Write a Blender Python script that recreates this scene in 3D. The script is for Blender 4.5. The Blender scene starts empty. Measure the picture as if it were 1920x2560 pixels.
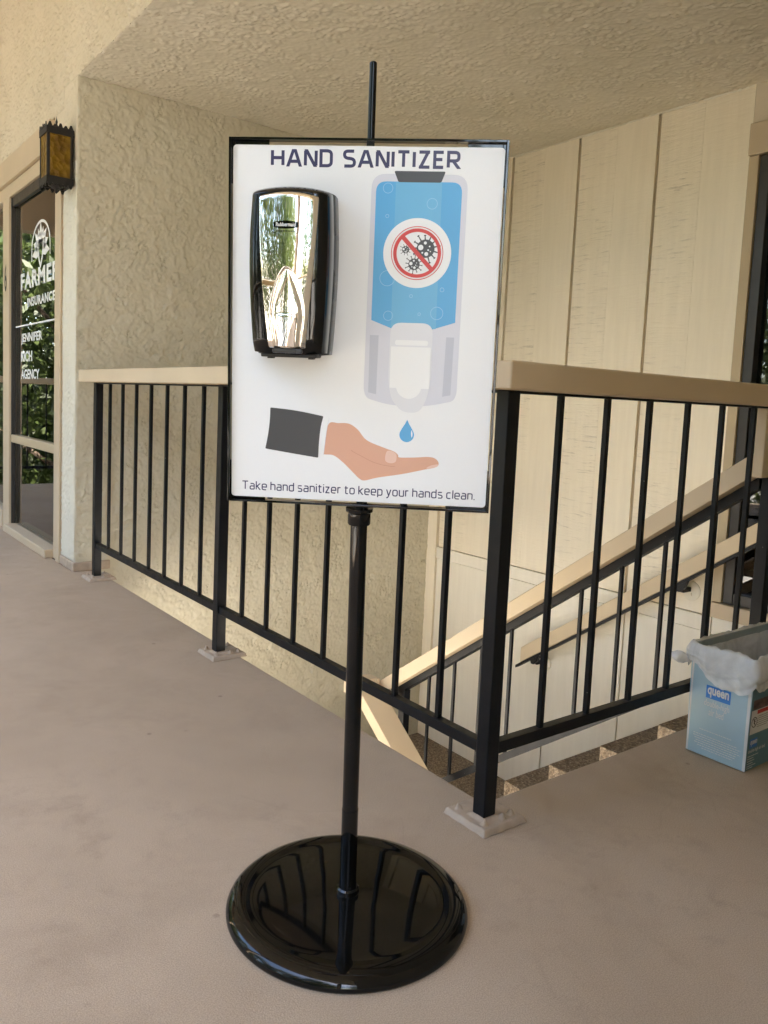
import bpy, bmesh, math, random
import numpy as np
from mathutils import Vector, Matrix

random.seed(7); RNG = np.random.default_rng(11)
SC = bpy.context.scene
COL = SC.collection
R = math.radians

# ------------------------------------------------------------------ camera
cam_data = bpy.data.cameras.new('camera')
cam_data.sensor_fit = 'HORIZONTAL'; cam_data.sensor_width = 36.0
cam_data.lens = 1993.8 / 1920 * 36.0
cam_data.shift_x = 31.8 / 1920; cam_data.shift_y = -84.3 / 1920
cam_data.clip_start = 0.02; cam_data.clip_end = 600
cam = bpy.data.objects.new('camera', cam_data); COL.objects.link(cam)
CF = Vector((0.59790921, 0.79599654, -0.09430846))
CR = Vector((0.80126653, -0.59674039, 0.04327657))
CU = Vector((0.02182967, 0.10144167, 0.99460196))
CP = Vector((-1.3127, -1.2518, 0.9684))
cam.matrix_world = Matrix(((CR.x, CU.x, -CF.x, CP.x), (CR.y, CU.y, -CF.y, CP.y), (CR.z, CU.z, -CF.z, CP.z), (0, 0, 0, 1)))
SC.camera = cam

# ------------------------------------------------------------------ light
SUN_EL, SUN_AZ = 58.0, -166.0            # azimuth measured from +Y towards +X
w = bpy.data.worlds.new('World'); SC.world = w; w.use_nodes = True
nt = w.node_tree; nt.nodes.clear()
sky = nt.nodes.new('ShaderNodeTexSky'); sky.sky_type = 'NISHITA'; sky.sun_disc = False
sky.sun_elevation = R(SUN_EL); sky.sun_rotation = R(SUN_AZ); sky.air_density = 1.0; sky.dust_density = 2.0
bg = nt.nodes.new('ShaderNodeBackground'); bg.inputs['Strength'].default_value = 0.15
out = nt.nodes.new('ShaderNodeOutputWorld')
nt.links.new(sky.outputs[0], bg.inputs[0]); nt.links.new(bg.outputs[0], out.inputs[0])
sd = bpy.data.lights.new('sun', 'SUN'); sd.energy = 5.0; sd.angle = R(0.55); sd.color = (1.0, 0.93, 0.82)
sun = bpy.data.objects.new('sun', sd); COL.objects.link(sun)
sv = Vector((math.sin(R(SUN_AZ)) * math.cos(R(SUN_EL)), math.cos(R(SUN_AZ)) * math.cos(R(SUN_EL)), math.sin(R(SUN_EL))))
sun.rotation_euler = sv.to_track_quat('Z', 'Y').to_euler(); sun.location = sv * 30
SC.view_settings.view_transform = 'Standard'; SC.view_settings.look = 'None'
SC.view_settings.exposure = 3.72; SC.view_settings.gamma = 1.0; SC.view_settings.use_curve_mapping = False
SC.cycles.use_denoising = True
try: SC.cycles.denoiser = 'OPENIMAGEDENOISE'
except Exception: pass
SC.cycles.max_bounces = 10; SC.cycles.diffuse_bounces = 6; SC.cycles.glossy_bounces = 4
SC.cycles.transparent_max_bounces = 8; SC.cycles.transmission_bounces = 4
SC.cycles.sample_clamp_indirect = 8.0; SC.cycles.caustics_reflective = False; SC.cycles.caustics_refractive = False

# ------------------------------------------------------------------ materials
class NT:
    def __init__(s, name):
        s.m = bpy.data.materials.new(name); s.m.use_nodes = True
        s.t = s.m.node_tree; s.t.nodes.clear()
        s.o = s.t.nodes.new('ShaderNodeOutputMaterial'); s.b = s.t.nodes.new('ShaderNodeBsdfPrincipled')
        s.t.links.new(s.b.outputs[0], s.o.inputs[0])
        tc = s.t.nodes.new('ShaderNodeNewGeometry'); s.pos = tc.outputs['Position']
    def n(s, typ, **kw):
        x = s.t.nodes.new(typ)
        for k, v in kw.items(): setattr(x, k, v)
        return x
    def l(s, a, b): s.t.links.new(a, b)
    def mapping(s, scale=(1, 1, 1), src=None):
        x = s.n('ShaderNodeMapping'); x.inputs['Scale'].default_value = scale; s.l(src or s.pos, x.inputs[0]); return x.outputs[0]
    def noise(s, scale, detail=4, rough=.5, dist=0, vec=None):
        x = s.n('ShaderNodeTexNoise'); x.inputs['Scale'].default_value = scale; x.inputs['Detail'].default_value = detail
        x.inputs['Roughness'].default_value = rough; x.inputs['Distortion'].default_value = dist
        s.l(vec or s.pos, x.inputs['Vector']); return x.outputs['Fac']
    def voro(s, scale, feature='F1', vec=None, rnd=1):
        x = s.n('ShaderNodeTexVoronoi'); x.feature = feature; x.inputs['Scale'].default_value = scale; x.inputs['Randomness'].default_value = rnd
        s.l(vec or s.pos, x.inputs['Vector']); return x.outputs['Distance']
    def ramp(s, f, stops):
        x = s.n('ShaderNodeValToRGB'); e = x.color_ramp.elements
        while len(e) < len(stops): e.new(.5)
        for q, (p, c) in zip(e, stops):
            q.position = p; q.color = c if isinstance(c, tuple) else (c, c, c, 1)
        s.l(f, x.inputs[0]); return x.outputs[0]
    def math(s, op, a, b=None, c=None):
        x = s.n('ShaderNodeMath', operation=op)
        for i, v in enumerate((a, b, c)):
            if v is None: continue
            if isinstance(v, (int, float)): x.inputs[i].default_value = v
            else: s.l(v, x.inputs[i])
        return x.outputs[0]
    def mix(s, f, a, b, mode='MIX'):
        x = s.n('ShaderNodeMix', data_type='RGBA', blend_type=mode)
        if isinstance(f, (int, float)): x.inputs[0].default_value = f
        else: s.l(f, x.inputs[0])
        for i, v in ((6, a), (7, b)):
            if isinstance(v, tuple): x.inputs[i].default_value = v
            else: s.l(v, x.inputs[i])
        return x.outputs[2]
    def bump(s, h, strength=.5, dist=.01, nrm=None):
        x = s.n('ShaderNodeBump'); x.inputs['Strength'].default_value = strength; x.inputs['Distance'].default_value = dist
        s.l(h, x.inputs['Height'])
        if nrm is not None: s.l(nrm, x.inputs['Normal'])
        return x.outputs[0]
    def set(s, col=None, rough=None, nrm=None, **kw):
        for k, v in (('Base Color', col), ('Roughness', rough), ('Normal', nrm)):
            if v is None: continue
            if isinstance(v, (int, float, tuple)): s.b.inputs[k].default_value = v
            else: s.l(v, s.b.inputs[k])
        for k, v in kw.items(): s.b.inputs[k.replace('_', ' ')].default_value = v
        return s.m

def c4(r, g, b): return (r, g, b, 1)
def srgb(r, g, b):
    f = lambda v: ((v / 255 + .055) / 1.055) ** 2.4 if v / 255 > .04045 else v / 255 / 12.92
    return (f(r), f(g), f(b), 1)

def plain(name, col, rough=.5, grain=.06, scale=30, **kw):
    t = NT(name); n_ = t.noise(scale, 3)
    d = tuple(max(0, v * (1 - grain)) for v in col[:3]) + (1,); u = tuple(min(1, v * (1 + grain)) for v in col[:3]) + (1,)
    c = t.ramp(n_, [(.3, d), (.7, u)])
    rr = t.ramp(t.noise(scale * .6, 4), [(.3, max(0, rough - .05)), (.7, min(1, rough + .05))])
    return t.set(c, rr, **kw)

def stucco(name, col, fine=120):
    t = NT(name)
    c1 = t.mix(t.ramp(t.noise(1.5, 5, .6), [(.35, 0.0), (.7, 1.0)]), c4(col[0] * .93, col[1] * .925, col[2] * .90), c4(col[0] * 1.05, col[1] * 1.05, col[2] * 1.06))
    return t.set(c1, .92, t.bump(t.noise(fine, 3, .6), .35, .002))

def floor_mat():
    t = NT('deck_coating')
    big = t.noise(1.3, 5, .6, .4); mid = t.noise(7, 6, .65, .8)
    base = t.mix(t.ramp(big, [(.35, 0.0), (.68, 1.0)]), c4(.405, .318, .230), c4(.488, .388, .286))
    st = t.ramp(t.noise(2.6, 8, .72, .4), [(.52, 0.0), (.72, .40)])
    base = t.mix(st, base, c4(.31, .232, .165))
    sp = t.ramp(t.voro(9), [(.0, .55), (.05, .4), (.075, 0.0)])
    spm = t.ramp(t.noise(4, 2), [(.52, 0.0), (.60, 1.0)])
    base = t.mix(t.math('MULTIPLY', sp, spm), base, c4(.13, .09, .07))
    sm = t.math('MULTIPLY', t.ramp(t.noise(11, 7, .75, .25), [(.52, 0.0), (.74, .42)]), t.ramp(t.noise(1.1, 3, .6), [(.46, 0.0), (.60, 1.0)]))
    base = t.mix(sm, base, c4(.28, .21, .15))
    arc = t.ramp(t.math('ABSOLUTE', t.math('SUBTRACT', t.noise(1.7, 2, .4, .6), .5)), [(.0, .22), (.004, 0.0)])
    base = t.mix(t.math('MULTIPLY', arc, t.ramp(t.noise(2.3, 2), [(.5, 0.0), (.56, .5)])), base, c4(.22, .165, .12))
    scr = t.ramp(t.noise(6, 6, .7, 1.0, t.mapping((1, .35, 1))), [(.60, 0.0), (.70, .16)])
    base = t.mix(scr, base, c4(.43, .35, .28))
    h = t.math('ADD', t.math('MULTIPLY', t.noise(300, 3, .6), .40), t.math('ADD', t.math('MULTIPLY', mid, .5), t.math('MULTIPLY', t.noise(2.2, 3), 2.0)))
    rg = t.ramp(mid, [(.3, .55), (.7, .72)])
    grit = t.ramp(t.noise(420, 2, .6), [(.34, .0), (.62, 1.0)])
    base = t.mix(.16, base, grit, 'OVERLAY')
    return t.set(base, rg, t.bump(h, .38, .004), Specular_IOR_Level=.28)

def aggregate():
    t = NT('exposed_aggregate')
    x = t.n('ShaderNodeTexVoronoi'); x.inputs['Scale'].default_value = 130; t.l(t.pos, x.inputs['Vector'])
    c = t.ramp(t.math('MULTIPLY', x.outputs['Color'], 1.0), [(.0, c4(.09, .065, .04)), (.4, c4(.19, .14, .09)), (.75, c4(.30, .23, .15)), (1.0, c4(.42, .35, .26))])
    return t.set(c, .85, t.bump(t.math('SUBTRACT', 1.0, x.outputs['Distance']), .7, .006))

def siding(name, rough_face, col=(.86, .775, .62)):
    t = NT(name)
    g = t.noise(28, 5, .7, .4, t.mapping((1, .22, 2.6)))
    fine = t.noise(60, 4, .6, .3, t.mapping((1, .18, 2.0)))
    vert = t.noise(9, 4, .6, 0, t.mapping((1, 3.0, .25)))
    c1 = t.mix(t.ramp(vert, [(.3, 0.0), (.7, 1.0)]), c4(col[0] * .965, col[1] * .96, col[2] * .94), c4(col[0] * 1.03, col[1] * 1.03, col[2] * 1.02))
    if rough_face:
        fl = t.math('MULTIPLY', t.ramp(g, [(.34, 1.0), (.44, 0.0)]), t.ramp(t.noise(2.6, 3), [(.40, 0.0), (.62, 1.0)]))
        c1 = t.mix(t.math('MULTIPLY', fl, .45), c1, c4(.24, .19, .125))
    sc = t.ramp(t.noise(14, 2, .5, 0), [(.0, 0.0), (.18, 1.0)])
    h = t.math('ADD', t.math('MULTIPLY', g, .6), t.math('MULTIPLY', fine, .5))
    return t.set(c1, .62, t.bump(h, .9 if rough_face else .4, .005))

def paint_wood(name, col):
    t = NT(name)
    g = t.noise(40, 5, .65, .2, t.mapping((.35, .35, 3)))
    c1 = t.mix(t.ramp(t.noise(3, 4), [(.3, 0.0), (.7, 1.0)]), c4(*[v * .94 for v in col]), c4(*[v * 1.05 for v in col]))
    sp = t.ramp(t.noise(55, 2, .5), [(.20, 1.0), (.235, 0.0)])
    c1 = t.mix(t.math('MULTIPLY', sp, .35), c1, c4(*[v * .45 for v in col]))
    return t.set(c1, .55, t.bump(g, .25, .002))

def black_steel():
    t = NT('black_painted_steel')
    c = t.mix(t.ramp(t.noise(7, 5, .65), [(.35, 0.0), (.7, 1.0)]), c4(.004, .0045, .006), c4(.009, .0095, .012))
    chip = t.ramp(t.noise(95, 2, .5), [(.215, 1.0), (.23, 0.0)])
    c = t.mix(t.math('MULTIPLY', chip, .5), c, c4(.25, .24, .22))
    r = t.ramp(t.noise(20, 5, .7), [(.3, .34), (.7, .52)])
    return t.set(c, r, t.bump(t.noise(120, 3), .12, .001), Specular_IOR_Level=.3)

def gloss_black(name='gloss_black_enamel', rough=.06):
    t = NT(name)
    r = t.ramp(t.noise(60, 4, .6), [(.3, rough * .5), (.75, rough * 1.0)])
    dust = t.math('MULTIPLY', t.ramp(t.noise(9, 6, .7, .6), [(.48, 0.0), (.75, 1.0)]), t.ramp(t.noise(260, 2, .6), [(.45, .15), (.7, 1.0)]))
    c = t.mix(t.math('MULTIPLY', dust, .045), c4(.003, .003, .003), c4(.42, .36, .30))
    return t.set(c, r, Specular_IOR_Level=.36)

def chrome():
    t = NT('chrome')
    r = t.ramp(t.noise(40, 4), [(.3, .015), (.8, .05)])
    return t.set(c4(.86, .83, .78), r, Metallic=1.0)

def glass(name, tint=(.9, .93, .92), ior=1.52, gain=1.15):
    t = NT(name)
    tr = t.n('ShaderNodeBsdfTransparent'); tr.inputs[0].default_value = c4(*tint)
    gl = t.n('ShaderNodeBsdfGlossy'); gl.inputs['Roughness'].default_value = .0
    gl.inputs[0].default_value = c4(1, 1, 1)
    fr = t.n('ShaderNodeFresnel'); fr.inputs['IOR'].default_value = ior
    bn = t.bump(t.noise(3.0, 2), .02, .004); t.l(bn, gl.inputs['Normal'])
    mx = t.n('ShaderNodeMixShader'); t.l(t.math('MULTIPLY_ADD', fr.outputs[0], gain, .02), mx.inputs[0]); t.l(tr.outputs[0], mx.inputs[1]); t.l(gl.outputs[0], mx.inputs[2])
    t.l(mx.outputs[0], t.o.inputs[0]); return t.m

def amber():
    t = NT('amber_glass')
    v = t.voro(38)
    c = t.ramp(t.noise(14, 3), [(.3, c4(.075, .030, .002)), (.65, c4(.23, .135, .010))])
    return t.set(c, .38, t.bump(v, .9, .008), Specular_IOR_Level=.3)

def leafmat(name, a, b):
    t = NT(name)
    oi = t.n('ShaderNodeObjectInfo')
    c = t.ramp(t.noise(1.6, 4, .7), [(.3, a), (.7, b)])
    tl = t.n('ShaderNodeBsdfTranslucent'); t.l(c, tl.inputs[0])
    mx = t.n('ShaderNodeMixShader'); mx.inputs[0].default_value = .4
    t.set(c, .5); t.l(t.b.outputs[0], mx.inputs[1]); t.l(tl.outputs[0], mx.inputs[2]); t.l(mx.outputs[0], t.o.inputs[0])
    return t.m

def bagmat():
    t = NT('thin_white_plastic')
    tl = t.n('ShaderNodeBsdfTranslucent'); tl.inputs[0].default_value = c4(.85, .87, .9)
    tr = t.n('ShaderNodeBsdfTransparent'); tr.inputs[0].default_value = c4(.95, .96, .97)
    t.set(c4(.92, .93, .95), .2, t.bump(t.noise(11, 3, .5, 1.0), .3, .008))
    m1 = t.n('ShaderNodeMixShader'); m1.inputs[0].default_value = .15; t.l(t.b.outputs[0], m1.inputs[1]); t.l(tl.outputs[0], m1.inputs[2])
    m2 = t.n('ShaderNodeMixShader'); t.l(t.ramp(t.noise(14, 4, .6, 1.0), [(.35, .04), (.75, .30)]), m2.inputs[0]); t.l(m1.outputs[0], m2.inputs[1]); t.l(tr.outputs[0], m2.inputs[2])
    t.l(m2.outputs[0], t.o.inputs[0]); return t.m

def flat(name, col, rough=.35):
    t = NT(name); n_ = t.noise(400, 2); return t.set(t.ramp(n_, [(.3, tuple(v * .99 for v in col[:3]) + (1,)), (.7, col)]), rough)

M = {}
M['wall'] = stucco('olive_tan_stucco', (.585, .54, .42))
M['wall_lit'] = stucco('lit_tan_stucco', (.63, .55, .42))  # the wall's stucco again, with its lit tone put into the colour
M['pillar'] = stucco('lit_cream_stucco', (.66, .62, .50))  # pier stucco, brighter lit tone put into the colour
M['soffit'] = stucco('soffit_stucco', (.75, .70, .575))
M['floor'] = floor_mat()
M['plate'] = plain('coated_plate', c4(.445, .350, .262), .6, .12, 30)
M['agg'] = aggregate()
M['side_r'] = siding('rough_sawn_siding', True); M['side_s'] = siding('smooth_siding', False)
M['low'] = siding('lower_siding', False, (.82, .77, .66))
M['groove'] = plain('groove_shade', c4(.40, .32, .215), .7)  # shade of the siding grooves put into this brown
M['cap'] = paint_wood('tan_painted_wood', (.64, .515, .345))
M['frame'] = paint_wood('storefront_trim', (.55, .44, .30))
M['trim'] = paint_wood('window_trim', (.50, .40, .255))
M['steel'] = black_steel()
M['gloss'] = gloss_black()
M['plastic'] = plain('grey_black_plastic', c4(.045, .046, .05), .28, .05)
M['chrome'] = chrome()
M['bronze'] = plain('dark_bronze_aluminium', c4(.035, .030, .026), .4, .08)
M['iron'] = plain('lantern_iron', c4(.012, .010, .009), .55, .2)
M['glass'] = glass('window_glass')
M['glass2'] = glass('office_window_glass', (.5, .5, .5), 1.5, .8)
M['amber'] = amber()
M['poster'] = flat('poster_white', c4(.79, .80, .815), .36)
M['navy'] = flat('print_navy', c4(.030, .028, .095)); M['blue'] = flat('print_blue', c4(.085, .37, .68)); M['blue2'] = flat('print_blue_band', c4(.13, .42, .68))
M['lilac'] = flat('print_lilac', c4(.62, .63, .70)); M['lilac2'] = flat('print_lilac_dark', c4(.48, .50, .58)); M['lilac3'] = flat('print_lilac_pale', c4(.69, .70, .74))
M['char'] = flat('print_charcoal', c4(.042, .043, .050)); M['red'] = flat('print_red', c4(.58, .035, .035)); M['skin'] = flat('print_skin', c4(.66, .36, .25)); M['skin2'] = flat('print_nail', c4(.76, .52, .43)); M['skin3'] = flat('print_skin_line', c4(.52, .25, .17))
M['pwhite'] = flat('print_white', c4(.80, .81, .82)); M['bubble'] = flat('print_bubble', c4(.32, .58, .80))
M['decal'] = plain('white_vinyl', c4(.80, .80, .78), .5, .02)
M['box_l'] = plain('printed_card_light_blue', c4(.41, .58, .685), .42, .04, 8); M['box_d'] = plain('printed_card_shaded_teal', c4(.10, .22, .28), .42, .05, 8)  # teal print, darkened in colour for the shaded near face
M['card'] = plain('card_white', c4(.74, .75, .76), .6, .03); M['card_in'] = plain('card_inside', c4(.34, .40, .43), .7, .05)
M['blue_l'] = flat('label_blue', c4(.02, .20, .62)); M['blacki'] = flat('print_black', c4(.01, .01, .01)); M['redl'] = flat('label_red', c4(.5, .03, .03)); M['photo'] = plain('label_photo', c4(.11, .06, .06), .4, .8, 60)
M['bag'] = bagmat()
M['ground'] = plain('sunlit_concrete', c4(.46, .43, .38), .9, .15, .6); M['bark'] = plain('bark', c4(.12, .085, .06), .9, .3, 12)
M['leaf1'] = leafmat('leaf_green', c4(.03, .05, .012), c4(.085, .115, .028)); M['leaf2'] = leafmat('leaf_yellow_green', c4(.055, .072, .018), c4(.14, .155, .042))
M['porch'] = paint_wood('porch_wood', (.42, .32, .22)); M['dark_room'] = plain('dim_interior', c4(.10, .085, .07), .9, .1, 3)
M['blind'] = plain('blind_slat', c4(.42, .37, .29), .6, .05)
M['porch_ceiling'] = paint_wood('porch_ceiling_paint', (.62, .54, .42))
M['tan_far'] = stucco('far_stucco', (.55, .45, .32))

# ------------------------------------------------------------------ geometry helpers
class MB:
    def __init__(s): s.v = []; s.f = []
    def add(s, vs, fs):
        o = len(s.v); s.v += [tuple(map(float, p)) for p in vs]; s.f += [tuple(i + o for i in f) for f in fs]; return s
    def box(s, x0, x1, y0, y1, z0, z1):
        return s.hexa([(x0, y0, z0), (x1, y0, z0), (x1, y1, z0), (x0, y1, z0), (x0, y0, z1), (x1, y0, z1), (x1, y1, z1), (x0, y1, z1)])
    def hexa(s, p): return s.add(p, [(0, 3, 2, 1), (4, 5, 6, 7), (0, 1, 5, 4), (1, 2, 6, 5), (2, 3, 7, 6), (3, 0, 4, 7)])
    def tube(s, a, b, r0, r1=None, n=16, cap=True):
        a = Vector(a); b = Vector(b); r1 = r0 if r1 is None else r1
        d = (b - a).normalized(); u = d.orthogonal().normalized(); w_ = d.cross(u)
        vs = []
        for c, r in ((a, r0), (b, r1)):
            for i in range(n):
                t = 2 * math.pi * i / n; vs.append(c + (u * math.cos(t) + w_ * math.sin(t)) * r)
        fs = [(i, (i + 1) % n, n + (i + 1) % n, n + i) for i in range(n)]
        if cap: fs += [tuple(range(n - 1, -1, -1)), tuple(range(n, 2 * n))]
        return s.add(vs, fs)
    def lathe(s, prof, c=(0, 0, 0), ax=None, n=64):
        c = Vector(c); d = Vector(ax) if ax is not None else Vector((0, 0, 1)); u = d.orthogonal().normalized(); w_ = d.cross(u)
        vs = []; m = len(prof)
        for i in range(n):
            t = 2 * math.pi * i / n; e = u * math.cos(t) + w_ * math.sin(t)
            vs += [c + e * r + d * z for r, z in prof]
        fs = [(i * m + j, ((i + 1) % n) * m + j, ((i + 1) % n) * m + j + 1, i * m + j + 1) for i in range(n) for j in range(m - 1)]
        return s.add(vs, fs)
    def prism(s, poly, axis, a, b):
        f = {'x': lambda p, t: (t, p[0], p[1]), 'y': lambda p, t: (p[0], t, p[1]), 'z': lambda p, t: (p[0], p[1], t)}[axis]
        n = len(poly); vs = [f(p, a) for p in poly] + [f(p, b) for p in poly]
        return s.add(vs, [tuple(range(n - 1, -1, -1)), tuple(range(n, 2 * n))] + [(i, (i + 1) % n, n + (i + 1) % n, n + i) for i in range(n)])
    def build(s, name, mat, parent=None, bevel=0, smooth=False, seg=2, fix=True):
        o = Vector((0, 0, 0)) if parent is None else parent_world(parent)
        me = bpy.data.meshes.new(name)
        me.from_pydata([(p[0] - o.x, p[1] - o.y, p[2] - o.z) for p in s.v], [], s.f); me.update()
        if fix:
            bm = bmesh.new(); bm.from_mesh(me); bmesh.ops.recalc_face_normals(bm, faces=bm.faces); bm.to_mesh(me); bm.free()
        if smooth:
            me.polygons.foreach_set('use_smooth', [True] * len(me.polygons))
            if smooth != 'all':
                bm = bmesh.new(); bm.from_mesh(me)
                for e in bm.edges:
                    if len(e.link_faces) == 2 and e.calc_face_angle(0) > R(35): e.smooth = False
                bm.to_mesh(me); bm.free()
        ob = bpy.data.objects.new(name, me); COL.objects.link(ob)
        if mat is not None: me.materials.append(mat)
        if parent is not None: ob.parent = parent
        if bevel:
            b = ob.modifiers.new('bevel', 'BEVEL'); b.width = bevel; b.segments = seg; b.limit_method = 'ANGLE'; b.angle_limit = R(40)
        return ob

def parent_world(o):
    p = Vector(o.location); q = o.parent
    while q is not None: p = p + Vector(q.location); q = q.parent
    return p
def tag(o, label=None, cat=None, group=None, kind=None):
    if label: o['label'] = label
    if cat: o['category'] = cat
    if group: o['group'] = group
    if kind: o['kind'] = kind
    return o
def empty(name, loc, label, cat, group=None):
    o = bpy.data.objects.new(name, None); COL.objects.link(o); o.location = loc; o.empty_display_size = .1
    return tag(o, label, cat, group)
def inst(src, parent, off):
    c = src.copy(); COL.objects.link(c); c.parent = parent; c.location = Vector(src.location) + Vector(off); return c
def bx(name, mat, parent, x0, x1, y0, y1, z0, z1, bevel=.002, seg=2): return MB().box(x0, x1, y0, y1, z0, z1).build(name, mat, parent, bevel, seg=seg)

def field(nu, nv, cell, scale, seed, aniso=(1, 1)):
    rs = np.random.default_rng(seed); wn = rs.normal(0, 1, (nu, nv))
    ku = np.fft.fftfreq(nu, cell)[:, None] * aniso[0]; kv = np.fft.fftfreq(nv, cell)[None, :] * aniso[1]
    k2 = (ku ** 2 + kv ** 2) * scale ** 2
    f = np.fft.ifft2(np.fft.fft2(wn) * (k2 ** .5) * np.exp(-k2 * 1.6)).real
    return f / f.std()
def sstep(x, a, b): t = np.clip((x - a) / (b - a), 0, 1); return t * t * (3 - 2 * t)
def trowel(nu, nv, cell, seed):
    h = np.zeros((nu, nv))
    for l in range(3):
        F = field(nu, nv, cell, .11 - .02 * l, seed + l) + .42 * field(nu, nv, cell, .035, seed + 10 + l) + .14 * field(nu, nv, cell, .014, seed + 20 + l)
        h += .0025 * sstep(F, -.35 + .45 * l, -.15 + .45 * l)
    G = np.abs(field(nu, nv, cell, .05, seed + 30) + .45 * field(nu, nv, cell, .018, seed + 31))
    msk = sstep(field(nu, nv, cell, .13, seed + 32), .0, .5)
    h -= .0125 * (1 - sstep(G, .02, .17)) * msk
    h += .0006 * field(nu, nv, cell, .02, seed + 33)
    return h
def dash(nu, nv, cell, seed, an=(1, 1)):
    F = field(nu, nv, cell, .026, seed, an) + .8 * field(nu, nv, cell, .013, seed + 1)
    msk = sstep(field(nu, nv, cell, .20, seed + 2) + .6 * field(nu, nv, cell, .08, seed + 5), -.9, .5)
    st = field(nu, nv, cell, .05, seed + 3, (an[0] * .6, an[1] * 2.0))
    return .0046 * sstep(F, -.9, .1) * (.15 + .85 * msk) + .0024 * sstep(st, .7, 1.1) * msk + .0007 * field(nu, nv, cell, .02, seed + 4)
def rough_dash(nu, nv, cell, seed): return 2.0 * dash(nu, nv, cell, seed) - .018 * (1 - sstep(np.abs(field(nu, nv, cell, .035, seed + 40) + .5 * field(nu, nv, cell, .015, seed + 41)), .03, .20)) * sstep(field(nu, nv, cell, .10, seed + 42), -.5, .3)
def sheet(name, mat, parent, o, eu, ev, nrm, lu, lv, cell, fn, seed, round_u0=0.0):
    """stucco coat: a grid over o + u*eu + v*ev pushed out along nrm by a relief"""
    nu, nv = int(lu / cell) + 1, int(lv / cell) + 1
    h = fn(nu, nv, cell, seed) + .002
    h[0, :] = h[-1, :] = 0; h[:, 0] = h[:, -1] = 0
    U, V = np.meshgrid(np.linspace(0, lu, nu), np.linspace(0, lv, nv), indexing='ij')
    off = np.zeros(3) if parent is None else np.array(parent_world(parent))
    P = np.array(o)[None, None] + U[..., None] * np.array(eu) + V[..., None] * np.array(ev) + h[..., None] * np.array(nrm) - off
    idx = np.arange(nu * nv).reshape(nu, nv)
    q = np.stack([idx[:-1, :-1], idx[1:, :-1], idx[1:, 1:], idx[:-1, 1:]], -1).reshape(-1, 4)
    if np.dot(np.cross(eu, ev), nrm) < 0: q = q[:, ::-1]
    me = bpy.data.meshes.new(name); me.vertices.add(nu * nv); me.vertices.foreach_set('co', P.reshape(-1).astype(np.float32))
    me.loops.add(q.size); me.loops.foreach_set('vertex_index', q.reshape(-1).astype(np.int32)); me.polygons.add(len(q))
    me.polygons.foreach_set('loop_start', np.arange(0, q.size, 4, dtype=np.int32)); me.polygons.foreach_set('loop_total', np.full(len(q), 4, np.int32))
    me.polygons.foreach_set('use_smooth', np.ones(len(q), bool)); me.update(calc_edges=True); me.validate()
    me.materials.append(mat); ob = bpy.data.objects.new(name, me); COL.objects.link(ob)
    if parent is not None: ob.parent = parent
    return ob

XP, YL, XW, ZC = -.044, 3.055, 2.462, 2.555      # storefront plane, stair end wall, siding plane, soffit height
ZB, ZT = 1.009, 1.070                             # handrail cap
GZ = -2.95                                        # ground level below the walkway
DX = -2.75                                        # outer edge of the walkway
LAND = -1.445

# ------------------------------------------------------------------ setting
g = MB(); g.box(-160, 120, -160, 160, GZ - .3, GZ); tag(g.build('ground', M['ground']), kind='structure')
def deck():
    poly = [(DX, -9), (XW, -9), (XW, .135), (1.30, .135), (1.30, .072), (.072, .072), (.072, YL - .001), (XP - .002, YL - .001), (XP - .002, 7.25), (DX, 7.25)]
    m = MB(); m.prism(poly, 'z', -.30, 0)
    return m.build('walkway_floor', M['floor'], None, .012, seg=3)
tag(deck(), kind='structure')
# soffit over the stairs (beam drop) with rough stucco
m = MB(); m.box(XP + .001, XW + .4, -1.419, YL + .3, ZC + .003, ZC + .14)
sof = tag(m.build('soffit', M['soffit']), kind='structure')
sheet('stucco_coat', M['soffit'], sof, (XP + .001, -.4, ZC + .002), (1, 0, 0), (0, 1, 0), (0, 0, -1), XW - XP + .02, YL + .4, .0065, dash, 100)
# porch roof on the outer side, sloping out from the wall
m = MB(); m.hexa([(XP - .01, -9, 3.95), (XP - .01, 8.2, 3.95), (-3.1, 8.2, 3.55), (-3.1, -9, 3.55), (XP - .01, -9, 4.1), (XP - .01, 8.2, 4.1), (-3.1, 8.2, 3.7), (-3.1, -9, 3.7)])
tag(m.build('porch_ceiling', M['porch_ceiling']), kind='structure')
m = MB(); m.box(XP, 9, -9, 14, 4.1, 4.3); tag(m.build('flat_roof', M['tan_far']), kind='structure')

# beam face above the stair opening, flush with the storefront wall
beam = empty('stucco_beam', (XP, 0, ZC), 'tan rough stucco beam face running above the stair opening at the top left', 'beam')
m = MB(); m.box(XP, XP + .25, -1.419, YL - .002, ZC + .001, 4.0); m.build('beam_body', M['wall_lit'], beam, .003)
sheet('stucco_coat', M['wall_lit'], beam, (XP + .0005, .6, ZC - .002), (0, 1, 0), (0, 0, 1), (-1, 0, 0), YL - .6 + .23, 1.35, .0065, rough_dash, 200)

nb = empty('near_shade_block', (1.2, -3.0, 0), 'tan stucco building block closing the corridor behind the viewer', 'building')  # unseen building block, its corner pushed outward to shade the near cap
bx('wall_body', M['wall_lit'], nb, XP - 1.07, XW + .3, -9, -1.42, .002, 3.66, .006)

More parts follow.
